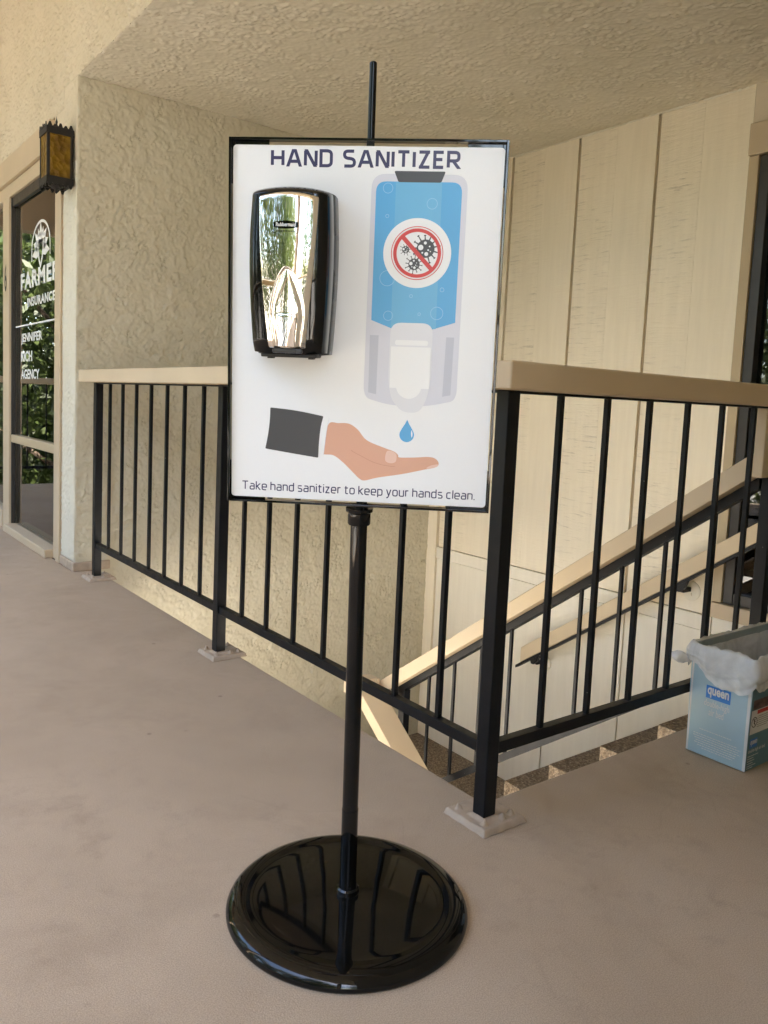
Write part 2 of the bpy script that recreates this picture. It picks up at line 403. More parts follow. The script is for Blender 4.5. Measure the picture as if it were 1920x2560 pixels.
# stair end wall: thick stucco, cut through down to the ground
sw = empty('stucco_wall', (1.2, YL, GZ), 'olive tan trowelled stucco wall behind the left railing', 'wall')
m = MB(); m.box(XP + .003, XW + .3, YL + .002, YL + .22, GZ, ZC + .1); m.build('wall_body', M['wall'], sw)
sheet('stucco_coat', M['wall'], sw, (XP - .001, YL + .0015, LAND - .1), (1, 0, 0), (0, 0, 1), (0, -1, 0), XW - XP + .02, ZC - LAND + .11, .0065, trowel, 300)
sheet('stucco_coat', M['wall'], sw, (XP - .001, YL + .0015, GZ), (1, 0, 0), (0, 0, 1), (0, -1, 0), XW - XP, LAND - .1 - GZ, .03, trowel, 320)

# storefront wall
sf = empty('storefront', (XP, 4.4, 0), 'storefront with tan trim and lettered glass door left of the pillar', 'storefront')
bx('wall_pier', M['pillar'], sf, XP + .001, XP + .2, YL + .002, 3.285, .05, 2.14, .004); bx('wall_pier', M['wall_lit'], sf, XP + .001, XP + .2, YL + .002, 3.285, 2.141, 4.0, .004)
bx('pier_foot', M['plate'], sf, XP - .012, XP + .19, YL - .02, 3.285, 0, .049, .006)
bx('wall_head', M['wall_lit'], sf, XP, XP + .2, 3.286, 9, 2.452, 4.0, .004)
sheet('stucco_coat', M['wall_lit'], sf, (XP + .0005, 3.285, 2.452), (0, 1, 0), (0, 0, 1), (-1, 0, 0), 2.2, 1.4, .0075, rough_dash, 230)
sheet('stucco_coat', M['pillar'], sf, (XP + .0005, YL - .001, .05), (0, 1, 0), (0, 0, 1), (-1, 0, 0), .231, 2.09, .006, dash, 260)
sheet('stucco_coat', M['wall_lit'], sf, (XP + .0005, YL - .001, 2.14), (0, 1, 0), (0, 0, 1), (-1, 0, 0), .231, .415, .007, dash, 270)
bx('head_board', M['frame'], sf, XP - .03, XP + .16, 3.47, 9, 2.285, 2.438, .004)
bx('wall_fill', M['wall_lit'], sf, XP, XP + .2, 3.286, 3.469, 2.285, 2.4515, .003)
bx('head_jamb', M['frame'], sf, XP - .008, XP + .15, 3.43, 9, 2.20, 2.284, .004)
bx('door_post', M['frame'], sf, XP - .002, XP + .14, 3.286, 3.452, .0, 2.284, .006)
bx('door_stop', M['frame'], sf, XP - .016, XP - .0025, 3.292, 3.36, .0, 2.284, .004)
bx('mullion', M['frame'], sf, XP - .012, XP + .14, 4.49, 4.66, .0, 2.2, .006)
bx('mullion', M['frame'], sf, XP - .012, XP + .14, 6.2, 6.35, .0, 2.2, .006)
bx('threshold', M['frame'], sf, XP - .05, XP + .12, 3.452, 4.49, .0, .05, .006)
bx('threshold', M['frame'], sf, XP - .02, XP + .12, 4.66, 6.2, .0, .12, .006)
bx('mid_rail', M['trim'], sf, XP + .002, XP + .075, 3.4525, 4.4895, .60, .652, .004)
bx('dark_stile', M['bronze'], sf, XP + .002, XP + .0295, 4.4795, 4.4898, .05, 2.2, .002)
bx('dark_stile', M['bronze'], sf, XP + .012, XP + .085, 3.4525, 3.475, .05, 2.2, .003)
bx('dark_head', M['bronze'], sf, XP + .008, XP + .0295, 3.475, 4.479, 2.14, 2.2, .003)
pane = bx('pane', M['glass'], sf, XP + .030, XP + .036, 3.475, 4.479, .652, 2.14, 0)
pane2 = bx('pane', M['glass'], sf, XP + .030, XP + .036, 3.475, 4.479, .05, .60, 0)
bx('pane', M['glass'], sf, XP + .030, XP + .036, 4.66, 6.2, .12, 2.2, 0)
bx('end_wall', M['wall_lit'], sf, XP, XP + .2, 6.35, 9, 0, 2.28, .004)
room = MB()
room.box(3.2, 3.3, YL + .221, 9, -.3, 3.0); room.box(XP + .2, 3.2, 8.9, 9, -.3, 3.0); room.box(XP + .2, 3.2, YL + .22, YL + .30, -.28, 2.5); room.box(XP + .2, 3.2, YL + .3, 8.9, -.3, -.05); room.box(XP + .2, 3.2, YL + .3, 8.9, 2.6, 2.7)
room.build('room_shell', M['dark_room'], sf)
# dark desk block inside to give the glass something behind it
bx('reception_desk', M['dark_room'], sf, .9, 1.5, 4.2, 6.2, -.05, .7, .01)

# ------------------------------------------------------------------ text helpers
def text_mesh(body, bold=0.0, sx=1.0, spacing=1.0):
    c = bpy.data.curves.new('lettering', 'FONT'); c.body = body; c.size = 1; c.offset = bold; c.space_character = spacing; c.resolution_u = 3
    o = bpy.data.objects.new('lettering', c); COL.objects.link(o)
    bpy.context.view_layer.update()
    me = bpy.data.meshes.new_from_object(o.evaluated_get(bpy.context.evaluated_depsgraph_get()))
    v = np.array([p.co[:2] for p in me.vertices]); f = [tuple(p.vertices) for p in me.polygons]
    bpy.data.objects.remove(o); bpy.data.curves.remove(c); bpy.data.meshes.remove(me)
    return v, f
def text_fit(name, mat, parent, body, u0, u1, v0, v1, to3, bold=0.02, spacing=1.0, ref=None):
    """text scaled into the box u0..u1, v0..v1 of a surface; to3 maps (u, v) to world"""
    v, f = text_mesh(body, bold, spacing=spacing)
    lo = v.min(0); hi = v.max(0)
    if ref is not None:
        rv, _ = text_mesh(ref, bold); lo[1] = rv[:, 1].min(); hi[1] = rv[:, 1].max()
    q = (v - lo) / (hi - lo)
    m = MB(); m.add([to3(u0 + a * (u1 - u0), v0 + b * (v1 - v0)) for a, b in q], f)
    return m.build(name, mat, parent, fix=False)

def ribbon(pts, t):
    pts = [np.array(p, float) for p in pts]
    closed = np.allclose(pts[0], pts[-1]) and len(pts) > 3
    if closed: pts = pts[:-1]
    n = len(pts); L = []; Rr = []
    for i in range(n):
        a = pts[i - 1] if (i > 0 or closed) else None; b = pts[(i + 1) % n] if (i < n - 1 or closed) else None
        d1 = (pts[i] - a) if a is not None else (b - pts[i]); d2 = (b - pts[i]) if b is not None else (pts[i] - a)
        d1 = d1 / np.linalg.norm(d1); d2 = d2 / np.linalg.norm(d2)
        n1 = np.array([-d1[1], d1[0]]); n2 = np.array([-d2[1], d2[0]]); mt = n1 + n2; mt = mt / max(1e-6, np.linalg.norm(mt))
        k = t / 2 / max(.35, mt @ n1); L.append(pts[i] + mt * k); Rr.append(pts[i] - mt * k)
    vs = L + Rr
    fs = [(i, n + i, n + (i + 1) % n, (i + 1) % n) for i in range(n if closed else n - 1)]
    return vs, fs
def rounded(pts, r, closed=False):
    """polyline with rounded corners (r: number or list)"""
    out = []; n = len(pts)
    for i, p in enumerate(pts):
        p = np.array(p, float); rr = r[i] if isinstance(r, (list, tuple)) else r
        if (not closed and i in (0, n - 1)) or rr <= 0: out.append(p); continue
        a = np.array(pts[i - 1], float); b = np.array(pts[(i + 1) % n], float)
        da = (a - p); db = (b - p); la = np.linalg.norm(da); lb = np.linalg.norm(db); k = min(rr, la * .5, lb * .5)
        s0 = p + da / la * k; s1 = p + db / lb * k
        for j in range(7):
            t = j / 6; out.append((1 - t) ** 2 * s0 + 2 * t * (1 - t) * p + t * t * s1)
    if closed: out.append(out[0])
    return out
X_ = .72
GLY = {  # width, [(points, corner radius, closed)]
 'H': (.60, [([(0, 0), (0, 1)], 0), ([(.6, 0), (.6, 1)], 0), ([(.0, .5), (.6, .5)], 0)]),
 'A': (.72, [([(0, -.09), (.325, 1.09)], -1), ([(.72, -.09), (.395, 1.09)], -1), ([(.12, .27), (.60, .27)], 0)]),
 'N': (.60, [([(0, 0), (0, 1)], 0), ([(.6, 0), (.6, 1)], 0), ([(.03, 1.09), (.57, -.09)], -1)]),
 'D': (.58, [([(0, 0), (0, 1), (.58, 1), (.58, 0), (0, 0)], [0, 0, .26, .26, 0])]),
 'S': (.56, [([(.53, 1), (0, 1), (0, .55), (.56, .47), (.56, 0), (.0, 0)], .22)]),
 'I': (.0, [([(0, 0), (0, 1)], 0)]),
 'T': (.62, [([(.31, 0), (.31, 1)], 0), ([(0, 1), (.62, 1)], 0)]),
 'Z': (.58, [([(0, 1), (.58, 1)], 0), ([(0, 0), (.58, 0)], 0), ([(.50, 1.05), (.07, -.05)], -1)]),
 'E': (.48, [([(.48, 1), (0, 1), (0, 0), (.48, 0)], 0), ([(0, .52), (.42, .52)], 0)]),
 'R': (.58, [([(0, 0), (0, 1), (.56, 1), (.56, .44), (0, .44)], [0, 0, .22, .22, 0]), ([(.26, .44), (.60, -.09)], -1)]),
 'a': (.44, [([(.04, X_), (.44, X_), (.44, 0)], .18), ([(.44, .41), (0, .41), (0, 0), (.44, .03)], .16)]),
 'k': (.42, [([(0, 0), (0, 1.05)], 0), ([(.40, X_ + .05), (.05, .37)], -1), ([(.10, .42), (.43, -.06)], -1)]),
 'e': (.46, [([(.0, .35), (.46, .35), (.46, X_), (0, X_), (0, 0), (.43, 0)], [0, 0, .2, .2, .2, 0])]),
 'h': (.44, [([(0, 0), (0, 1.05)], 0), ([(0, .66), (.08, X_), (.44, X_), (.44, 0)], [0, 0, .18, 0])]),
 'n': (.44, [([(0, 0), (0, X_ + .05)], 0), ([(0, .66), (.08, X_), (.44, X_), (.44, 0)], [0, 0, .18, 0])]),
 'd': (.45, [([(.45, 0), (.45, 1.05)], 0), ([(.45, X_), (0, X_), (0, 0), (.36, 0), (.45, .08)], .2)]),
 's': (.42, [([(.39, X_), (0, X_), (0, .40), (.42, .33), (.42, 0), (0, 0)], .16)]),
 'i': (.0, [([(0, 0), (0, X_ + .05)], 0), ([(0, .93), (0, 1.05)], 0)]),
 't': (.32, [([(.10, .95), (.10, 0), (.34, 0)], .16), ([(-.02, X_), (.32, X_)], 0)]),
 'z': (.40, [([(-.02, X_), (.40, X_)], 0), ([(-.02, 0), (.42, 0)], 0), ([(.36, X_), (.03, 0)], -1)]),
 'r': (.26, [([(0, 0), (0, X_ + .05)], 0), ([(0, .62), (.10, X_), (.28, X_)], 0)]),
 'o': (.46, [([(0, 0), (0, X_), (.46, X_), (.46, 0)], .2, True)]),
 'p': (.45, [([(0, -.26), (0, X_ + .05)], 0), ([(0, X_), (.45, X_), (.45, 0), (0, 0)], .2)]),
 'y': (.44, [([(0, X_ + .05), (.23, -.03)], -1), ([(.44, X_ + .05), (.20, -.10), (.10, -.27), (-.02, -.27)], .05)]),
 'u': (.44, [([(0, X_ + .05), (0, 0), (.38, 0), (.44, .06)], .18), ([(.44, 0), (.44, X_ + .05)], 0)]),
 'c': (.40, [([(.39, X_), (0, X_), (0, 0), (.39, 0)], .2)]),
 'l': (.0, [([(0, 0), (0, 1.05)], 0)]),
 '.': (.0, [([(0, -.05), (0, .08)], 0)]),
}
def stroke_text(body, x0, x1, y0, cap, t, gap, word):
    """returns list of (verts2d, faces) ribbons scaled so that the text spans x0..x1 with cap height cap"""
    cur = 0; items = []
    for ch in body:
        if ch == ' ': cur += word; continue
        wd, st = GLY[ch]; items.append((cur, st)); cur += wd + gap
    tot = cur - gap; kx = (x1 - x0 - t * cap) / tot; ky = cap - t * cap
    res = []
    for cx, st in items:
        for s_ in st:
            pts, r = s_[0], s_[1]; cl = len(s_) > 2
            if r == -1:      # slanted stroke cut horizontally at both ends
                (ax_, ay_), (bx_, by_) = [(x0 + t * cap / 2 + (cx + p[0]) * kx, y0 + t * cap / 2 + p[1] * ky) for p in pts]
                hw_ = t * cap / 2 * math.hypot(bx_ - ax_, by_ - ay_) / abs(by_ - ay_)
                res.append(([(ax_ - hw_, ay_), (ax_ + hw_, ay_), (bx_ + hw_, by_), (bx_ - hw_, by_)], [(0, 1, 2, 3)])); continue
            pp = rounded(pts, r, cl)
            pp = [(x0 + t * cap / 2 + (cx + p[0]) * kx, y0 + t * cap / 2 + p[1] * ky) for p in pp]
            res.append(ribbon(pp, t * cap))
    return res

# ------------------------------------------------------------------ storefront lettering
GX = XP + .0290
glz = lambda u, v: (GX, -u, v)                      # u = -y (left to right), v = z
text_fit('lettering', M['decal'], pane, 'FARMERS', -4.343, -3.37, 1.588, 1.696, glz, .035, 1.15)
text_fit('lettering', M['decal'], pane, 'INSURANCE', -4.178, -3.548, 1.474, 1.531, glz, .03, 1.1)
bx('rule_line', M['decal'], pane, GX, GX + .001, 3.476, 4.478, 1.360, 1.370, 0)
text_fit('lettering', M['decal'], pane, 'JENNIFER', -4.335, -3.824, 1.243, 1.314, glz, .03, 1.0)
text_fit('lettering', M['decal'], pane, 'RICH', -4.335, -4.056, 1.134, 1.201, glz, .03, 1.0)
text_fit('lettering', M['decal'], pane, 'AGENCY', -4.335, -3.884, 1.023, 1.086, glz, .03, 1.0)
def emblem():
    cy = -3.866; hw = .215; zb, zt = 1.745, 1.960
    m = MB(); rad = .010
    arch = [(cy - hw + rad, zb)] + [(cy - (hw - rad) * math.cos(t), zb + (zt - zb) * (.28 + .72 * math.sin(t))) for t in np.linspace(0, math.pi, 33)] + [(cy + hw - rad, zb)]
    vs, fs = ribbon(arch, .016); m.add([glz(*p) for p in vs], fs)
    # rays spreading from the shield
    c = np.array([cy, zb + .055])
    for k, a in enumerate(np.linspace(-8, 188, 9)):
        a = R(a); L = (.17 if 1 < k < 7 else .195) * (1.0 if k % 2 == 0 else .86); e = np.array([math.cos(a) * 1.0, math.sin(a) * .95]); nrm = np.array([-e[1], e[0]])
        s0 = .035
        base0 = c + e * s0 + nrm * .030; base1 = c + e * s0 - nrm * .030; mid0 = c + e * L * .55 + nrm * .034; mid1 = c + e * L * .55 - nrm * .034; tip = c + e * L
        if k in (0, 8): base0[1] = max(base0[1], zb); base1[1] = max(base1[1], zb); mid0[1] = max(mid0[1], zb); mid1[1] = max(mid1[1], zb); tip[1] = max(tip[1], zb + .004)
        m.add([glz(*p) for p in (base0, mid0, tip, mid1, base1)], [(0, 1, 2, 3, 4)])
    sh = [(cy - .062, zb + .115), (cy - .03, zb + .125), (cy, zb + .118), (cy + .03, zb + .125), (cy + .062, zb + .115), (cy + .058, zb + .05), (cy + .03, zb - .01), (cy, zb - .045), (cy - .03, zb - .01), (cy - .058, zb + .05), (cy - .062, zb + .115)]
    vs, fs = ribbon(sh, .022); m.add([(GX - .0006, -p[0], p[1]) for p in vs], fs)
    m.build('emblem', M['decal'], pane, fix=False)
emblem()
text_fit('house_number', M['iron'], sf, '6', -4.605, -4.545, 1.60, 1.78, lambda u, v: (XP - .0135, -u, v), .02)

# ------------------------------------------------------------------ siding wall with window
sd_ = empty('siding_wall', (XW, 1.5, GZ), 'cream painted wooden board siding on the right beyond the stairs', 'wall')
bx('wall_core', M['groove'], sd_, XW + .018, XW + .28, .862, YL - .001, GZ, ZC + .1, 0)
edges = [(.862, 1.118, 's'), (1.119, 1.368, 'r'), (1.386, 1.640, 's'), (1.641, 1.890, 'r'), (1.908, 2.163, 's'), (2.164, 2.413, 'r'), (2.431, 2.69, 's'), (2.691, 2.942, 'r')]
for y0, y1, k in edges:
    d = 0 if k == 's' else .0012
    bx('board', M['side_s'] if k == 's' else M['side_r'], sd_, XW + d, XW + .024, y0, y1, -.03, ZC + .002, .0012)
def bead():
    rs = np.random.default_rng(4); m = MB(); n = 320; y = np.linspace(.87, YL - .02, n); w_ = .004 + .012 * np.clip(np.convolve(rs.uniform(0, 1, n + 6), np.ones(7) / 7, 'valid') * 1.6 - .35, 0, 1) * rs.uniform(.5, 1, n)
    m.add([(XW - .0035, a, ZC) for a in y] + [(XW - .003, a, ZC - b) for a, b in zip(y, w_)] + [(XW + .003, a, ZC - b - .002) for a, b in zip(y, w_)], [(r * n + i, r * n + i + 1, (r + 1) * n + i + 1, (r + 1) * n + i) for r in (0, 1) for i in range(n - 1)])
    m.build('stucco_bead', M['soffit'], sd_, fix=False)
bead()
bx('corner_trim', M['side_s'], sd_, XW - .012, XW + .02, 2.958, YL - .001, GZ, ZC, .002)
bx('band_board', M['low'], sd_, XW - .004, XW + .02, .862, 2.957, -.115, -.036, .002)
lowe = [(.862, 1.37), (1.372, 1.90), (1.902, 2.42), (2.422, 2.957)]
for i, (y0, y1) in enumerate(lowe): bx('lower_board', M['low'], sd_, XW + .001 * (i % 2), XW + .02, y0, y1 - .006, LAND - .05, -.118, .0015)
bx('lower_wall', M['low'], sd_, XW + .002, XW + .02, -1.419, .859, -.118 - 2.8, -.03, .002)
# wall beyond the window
bx('stucco_panel', M['wall_lit'], sd_, XW - .004, XW + .28, -.62, .862, 2.368, ZC + .1, .004)
bx('stucco_panel', M['wall_lit'], sd_, XW - .004, XW + .28, -1.419, -.621, -.03, ZC + .1, .004)
win = empty('window', (0, 0, 0), '', '')
win.parent = sd_; win.location = (0, 0, 0)
def wb(n, m_, *a, **k): return bx(n, m_, win, *a, **k)
wb('casing', M['trim'], XW - .014, XW + .10, .812, .8615, .05, 2.214, bevel=.003)
wb('casing', M['frame'], XW - .026, XW + .10, -.62, .8618, 2.217, 2.3665, bevel=.004)
wb('casing', M['trim'], XW - .014, XW + .10, -.62, -.575, .05, 2.215, bevel=.003)
wb('sill', M['frame'], XW - .03, XW + .10, -.62, .862, -.028, .048, bevel=.004)
wb('sash', M['bronze'], XW + .0, XW + .075, .762, .8115, .05, 2.213, bevel=.003)
wb('sash', M['bronze'], XW + .0, XW + .075, -.5745, -.53, .05, 2.213, bevel=.003)
wb('sash', M['bronze'], XW + .002, XW + .075, -.529, .761, .05, .105, bevel=.003)
wb('sash', M['bronze'], XW + .002, XW + .075, -.529, .761, 2.17, 2.213, bevel=.003)
wb('pane', M['glass2'], XW + .045, XW + .051, -.529, .761, .105, 2.17, bevel=0)
m = MB()
for i in range(57):
    z = 2.15 - i * .0345
    m.hexa([(XW + .12, -.52, z - .004), (XW + .14, -.52, z + .004), (XW + .14, .75, z + .004), (XW + .12, .75, z - .004), (XW + .12, -.52, z - .003), (XW + .14, -.52, z + .005), (XW + .14, .75, z + .005), (XW + .12, .75, z - .003)])
tag(m.build('blind', M['blind'], win), kind='stuff')
m = MB(); m.box(XW + 2.3, XW + 2.4, -1.5, 2.0, -.3, 2.5); m.box(XW + .281, XW + 2.3, -1.6, -1.5, -.3, 2.5); m.box(XW + .281, XW + 2.3, 2.0, 2.1, -.3, 2.5); m.box(XW + .03, XW + 2.3, -1.5, 2.0, -.35, -.2); m.box(XW + .281, XW + 2.3, -1.5, 2.0, 2.45, 2.52); m.build('room_shell', M['dark_room'], win)

# ------------------------------------------------------------------ stairs
st = empty('staircase', (1.9, 1.0, LAND), 'exposed aggregate concrete stairs going down beside the siding wall', 'stairs')
RISE, RUN = .1770, .2480
for i in range(1, 8):
    y0 = .135 + (i - 1) * RUN; z = -i * RISE
    m = MB(); m.prism([(y0 - .012, z), (y0 + RUN, z), (y0 + RUN, z - .075), (y0 + RUN - .012, z - RISE + .002), (y0 - .012, z - RISE + .002)], 'x', 1.30, XW - .001)
    m.build('step', M['agg'], st, .004)
bx('landing', M['agg'], st, .10, XW - .001, .135 + 7 * RUN, YL - .001, LAND - .18, LAND, .006)
for i in range(1, 9):
    y1 = .135 + 7 * RUN - (i - 1) * RUN; z = LAND - i * RISE
    if z < GZ: break
    m = MB(); m.prism([(y1 + .0, z), (y1 - RUN, z), (y1 - RUN, z - RISE + .002), (y1 + .0, z - RISE + .002)], 'x', .10, 1.22)
    m.build('step', M['agg'], st, .004)
m = MB(); m.prism([(.135, -.30), (.135 + 7 * RUN, LAND - .181), (.135 + 7 * RUN, LAND - .36), (.135, -.48)], 'x', 1.32, XW - .002)
m.build('stringer', M['low'], st)

# ------------------------------------------------------------------ walkway railing (left and near sides of the stair well)
rl = empty('deck_railing', (0, 0, 0), 'black steel railing with tan wooden cap around the stair opening', 'railing')
YA2, YA1, PB = 1.401, 2.817, .1776
XE = 1.203
W2 = .019
post0 = bx('post', M['steel'], rl, -W2, W2, -W2, W2, .022, ZB, .0025)
for off in ((0, YA2, 0), (0, YA1, 0), (XE, 0, 0)): inst(post0, rl, off)
bal = bx('baluster', M['steel'], rl, -.0068, .0068, -.0068, .0068, .19, ZB, .001)
bal.location = (0, YA2 / 8, 0)
for i in range(2, 8): inst(bal, rl, (0, YA2 / 8 * (i - 1), 0))
for i in range(1, 8): inst(bal, rl, (0, YA2 + (YA1 - YA2) / 8 * i - YA2 / 8, 0))
for i in range(1, 7): inst(bal, rl, (PB * i, -YA2 / 8, 0))
for y0, y1 in ((W2, YA2 - W2), (YA2 + W2, YA1 - W2)): bx('lower_rail', M['steel'], rl, -.0125, .0125, y0, y1, .166, .194, .0015)
bx('lower_rail', M['steel'], rl, W2, XE - W2, -.0125, .0125, .166, .194, .0015)
bx('top_channel', M['steel'], rl, -.016, .016, W2, YA1 + .02, ZB - .006, ZB - .0005, 0)
bx('top_channel', M['steel'], rl, W2, XE, -.016, .016, ZB - .006, ZB - .0005, 0)
m = MB(); m.prism([(-.086, -.088), (-.086, 2.835), (.050, 2.835), (.050, .052), (.0505, -.0)], 'z', ZB, ZT) if False else None
bx('cap', M['cap'], rl, -.087, .052, .0525, 2.862, ZB, ZT, .005, seg=3)
bx('cap', M['cap'], rl, -.087, 1.30, -.087, .052, ZB, ZT - .001, .005, seg=3)
def foot_plate(cx, cy):
    bm = bmesh.new(); n = 44; hx = .067
    vs = {}
    for i in range(n + 1):
        for j in range(n + 1):
            u = i / n * 2 - 1; v = j / n * 2 - 1; e = max(abs(u), abs(v))
            j_ = random.uniform(-.0009, .0009)
            z = (.014 + random.uniform(-.0005, .0005) + .0012 * math.sin(u * 5 + cx * 40) * math.sin(v * 7 + cy * 30)) if e < .95 else (.012 if e < .985 else .0)
            for bx_, by_ in ((-.66, -.66), (.66, -.62), (-.66, .64), (.64, .66), (.15, -.70)):
                d = math.hypot(u - bx_, v - by_); z += .0085 * max(0, 1 - (d / .115) ** 6) + (.005 if d < .05 else 0) if d < .115 else 0
            d = max(abs(u + .2), abs(v + .2))
            if d < .46: z += .007 * min(1, (.46 - d) / .1)
            k = (1.0 if e < .985 else 1.03) * (1 + .012 * math.sin(9 * (u + v) + cx * 50) * (e > .9))
            vs[i, j] = bm.verts.new((u * hx * k + j_, v * hx * k + random.uniform(-.0009, .0009), z))
    for i in range(n):
        for j in range(n): bm.faces.new((vs[i, j], vs[i + 1, j], vs[i + 1, j + 1], vs[i, j + 1]))
    me = bpy.data.meshes.new('foot_plate'); bm.to_mesh(me); bm.free(); me.materials.append(M['plate'])
    me.polygons.foreach_set('use_smooth', [True] * len(me.polygons))
    o = bpy.data.objects.new('foot_plate', me); COL.objects.link(o); o.parent = rl; o.location = (cx, cy, .0015); return o
foot_plate(.017, .014); foot_plate(.02, YA2 + .01); foot_plate(.017, YA1 + .014); foot_plate(XE + .01, .0)

# ------------------------------------------------------------------ stair railing
SL = .7125
sr = empty('stair_railing', (1.2, 1.0, -.6), 'sloping tan handrail on black balusters descending along the open stair side', 'railing')
zr = lambda y: -.446 + (1.868 - y) * SL           # top of the upper rail
ct = .062 / math.cos(math.atan(SL))
m = MB(); m.prism([(.0305, zr(.0305)), (1.90, zr(1.90)), (1.90 - .035, zr(1.90 - .035) - ct), (.0305, zr(.0305) - ct)], 'x', 1.14, 1.27)
m.build('handrail', M['cap'], sr, .004)
bx('upright_rail', M['cap'], sr, 1.14, 1.1825, -.004, .030, zr(.030) - ct, ZB - .002, .004)
m = MB(); m.prism([(.025, zr(.025) - ct - .001), (1.82, zr(1.82) - ct - .001), (1.82, zr(1.82) - ct - .040), (.025, zr(.025) - ct - .040)], 'x', 1.185, 1.225)
m.build('top_bar', M['steel'], sr, .002)
zb2 = lambda y: -.549 + (1.075 - y) * SL + .006
m = MB(); m.prism([(.06, zb2(.06)), (1.74, zb2(1.74)), (1.74, zb2(1.74) - .038), (.06, zb2(.06) - .038)], 'x', 1.198, 1.208)
m.build('bottom_bar', M['steel'], sr, .001)
for y in (.172, .347, .519, .695, .870, 1.045, 1.216, 1.386, 1.558):
    bx('baluster', M['steel'], sr, 1.1965, 1.2095, y - .0065, y + .0065, zb2(y) - .002, zr(y) - ct - .03, .001)
bx('newel_post', M['steel'], sr, 1.185, 1.225, 1.72, 1.762, LAND, zr(1.74) - ct - .03, .002)
# lower flight rail returning towards the viewer
zq = lambda y: -.455 - (1.817 - y) * .717
m = MB(); m.prism([(1.862, zq(1.862)), (.30, zq(.30)), (.30, zq(.30) - ct), (1.862, zq(1.862) - ct)], 'x', .98, 1.11)
m.build('handrail', M['cap'], sr, .004)
m = MB(); m.box(.98, 1.139, 1.863, 1.96, -.505, -.433); m.build('rail_return', M['cap'], sr, .004)
for y in (.5, .9, 1.3, 1.7): bx('baluster', M['steel'], sr, 1.038, 1.052, y - .007, y + .007, zq(y) - .9, zq(y) - ct, .001)
m = MB(); m.prism([(1.86, zq(1.86) - .9), (.30, zq(.30) - .9), (.30, zq(.30) - .94), (1.86, zq(1.86) - .94)], 'x', 1.03, 1.06); m.build('bottom_bar', M['steel'], sr)

# ------------------------------------------------------------------ wall handrail
wr = empty('wall_handrail', (XW - .08, 1.4, 0), 'tan handrail bracketed to the cream siding beyond the stairs', 'handrail')
xr = XW - .09
def onwall(y, z): return y, z
zw = lambda y: .500 - (y - .60) * .703
m = MB(); m.prism([(-.05, zw(-.05)), (2.02, zw(2.02)), (2.02, zw(2.02) - .094), (-.05, zw(-.05) - .094)], 'x', XW - .105, XW - .062); m.build('rail', M['cap'], wr, .004)
m = MB(); m.prism([(-.05, zw(-.05) - .095), (2.06, zw(2.06) - .095), (2.06, zw(2.06) - .113), (-.05, zw(-.05) - .113)], 'x', XW - .10, XW - .068); m.build('rail_channel', M['steel'], wr, .001)
for y in (1.0, 1.93):
    z = zw(y) - .113
    b = MB(); b.prism([(y + .02, z + .002), (y - .05, z + .037), (y - .035, z - .005), (y - .012, z - .03), (y + .008, z - .03)], 'x', XW - .098, XW - .072); b.box(XW - .075, XW - .008, y - .022, y - .002, z - .035, z - .012)
    bo = b.build('bracket', M['steel'], wr, .002)
    fl = MB(); fl.lathe([(0, .007), (.045, .006), (.05, .003), (.05, 0)], (XW - .001, y - .02, z - .03), (-1, 0, 0), 28); fl.lathe([(0, .012), (.008, .011), (.009, .006)], (XW - .001, y - .02, z - .05), (-1, 0, 0), 10)
    fl.build('flange', M['low'], bo, smooth=True)

# ------------------------------------------------------------------ lantern
ln = empty('wall_lantern', (XP, 3.14, 2.0), 'black iron wall lantern with amber glass on the stucco pier', 'lantern')
lx0, lx1, ly0, ly1, lz0, lz1 = -.190, -.062, 3.062, 3.200, 2.01, 2.275
fr = MB(); t_ = .014
for x in (lx0, lx1 - t_):
    for y in (ly0, ly1 - t_): fr.box(x, x + t_, y, y + t_, lz0, lz1)
for z0, z1 in ((lz0 - .005, lz0 + .028), (lz1 - .03, lz1 + .004)):
    fr.box(lx0 - .003, lx1 + .003, ly0 - .003, ly0 + .010, z0, z1); fr.box(lx0 - .003, lx1 + .003, ly1 - .010, ly1 + .003, z0, z1)
    fr.box(lx0 - .0035, lx0 + .010, ly0 - .002, ly1 + .002, z0 + .001, z1 - .001); fr.box(lx1 - .010, lx1 + .0035, ly0 - .002, ly1 + .002, z0 + .001, z1 - .001)
fr.build('frame', M['iron'], ln, .001)
def crest(name, z, sgn):
    m = MB()
    def prof(n, L):
        pts = [(0, 0)]
        for i in range(n):
            a = L * i / n; b = L * (i + 1) / n; c = (a + b) / 2; hgt = .020 if i % 2 == 0 else .013
            pts += [(a + .002, .002), (c - .006, hgt * .75), (c - .004, hgt), (c + .004, hgt), (c + .006, hgt * .75), (b - .002, .002)]
        pts += [(L, 0)]
        return pts
    for (ax, p0, L, fixed) in (('y', lx0, lx1 - lx0, ly0 - .004), ('y', lx0, lx1 - lx0, ly1 + .001), ('x', ly0, ly1 - ly0, lx0 - .004)):
        P = [(p0 + a, z + sgn * h) for a, h in prof(5, L)]
        m.prism(P, ax, fixed, fixed + .003)
    return m.build(name, M['iron'], ln)
crest('crown', lz1 + .004, 1); crest('skirt', lz0 - .005, -1)
m = MB(); m.box(lx0 + .005, lx1 - .005, ly0 + .005, ly1 - .005, lz1 - .004, lz1 + .003); m.lathe([(.0, .075), (.002, .06), (.006, .045), (.004, .035), (.009, .025), (.010, .012), (.02, .004), (.03, 0)], ((lx0 + lx1) / 2, (ly0 + ly1) / 2, lz1 + .003), None, 12); m.build('finial', M['iron'], ln)
m = MB(); m.lathe([(.0, -.04), (.008, -.032), (.006, -.022), (.018, -.012), (.04, 0)], ((lx0 + lx1) / 2, (ly0 + ly1) / 2, lz0 - .004), None, 12); m.build('bottom_drop', M['iron'], ln)
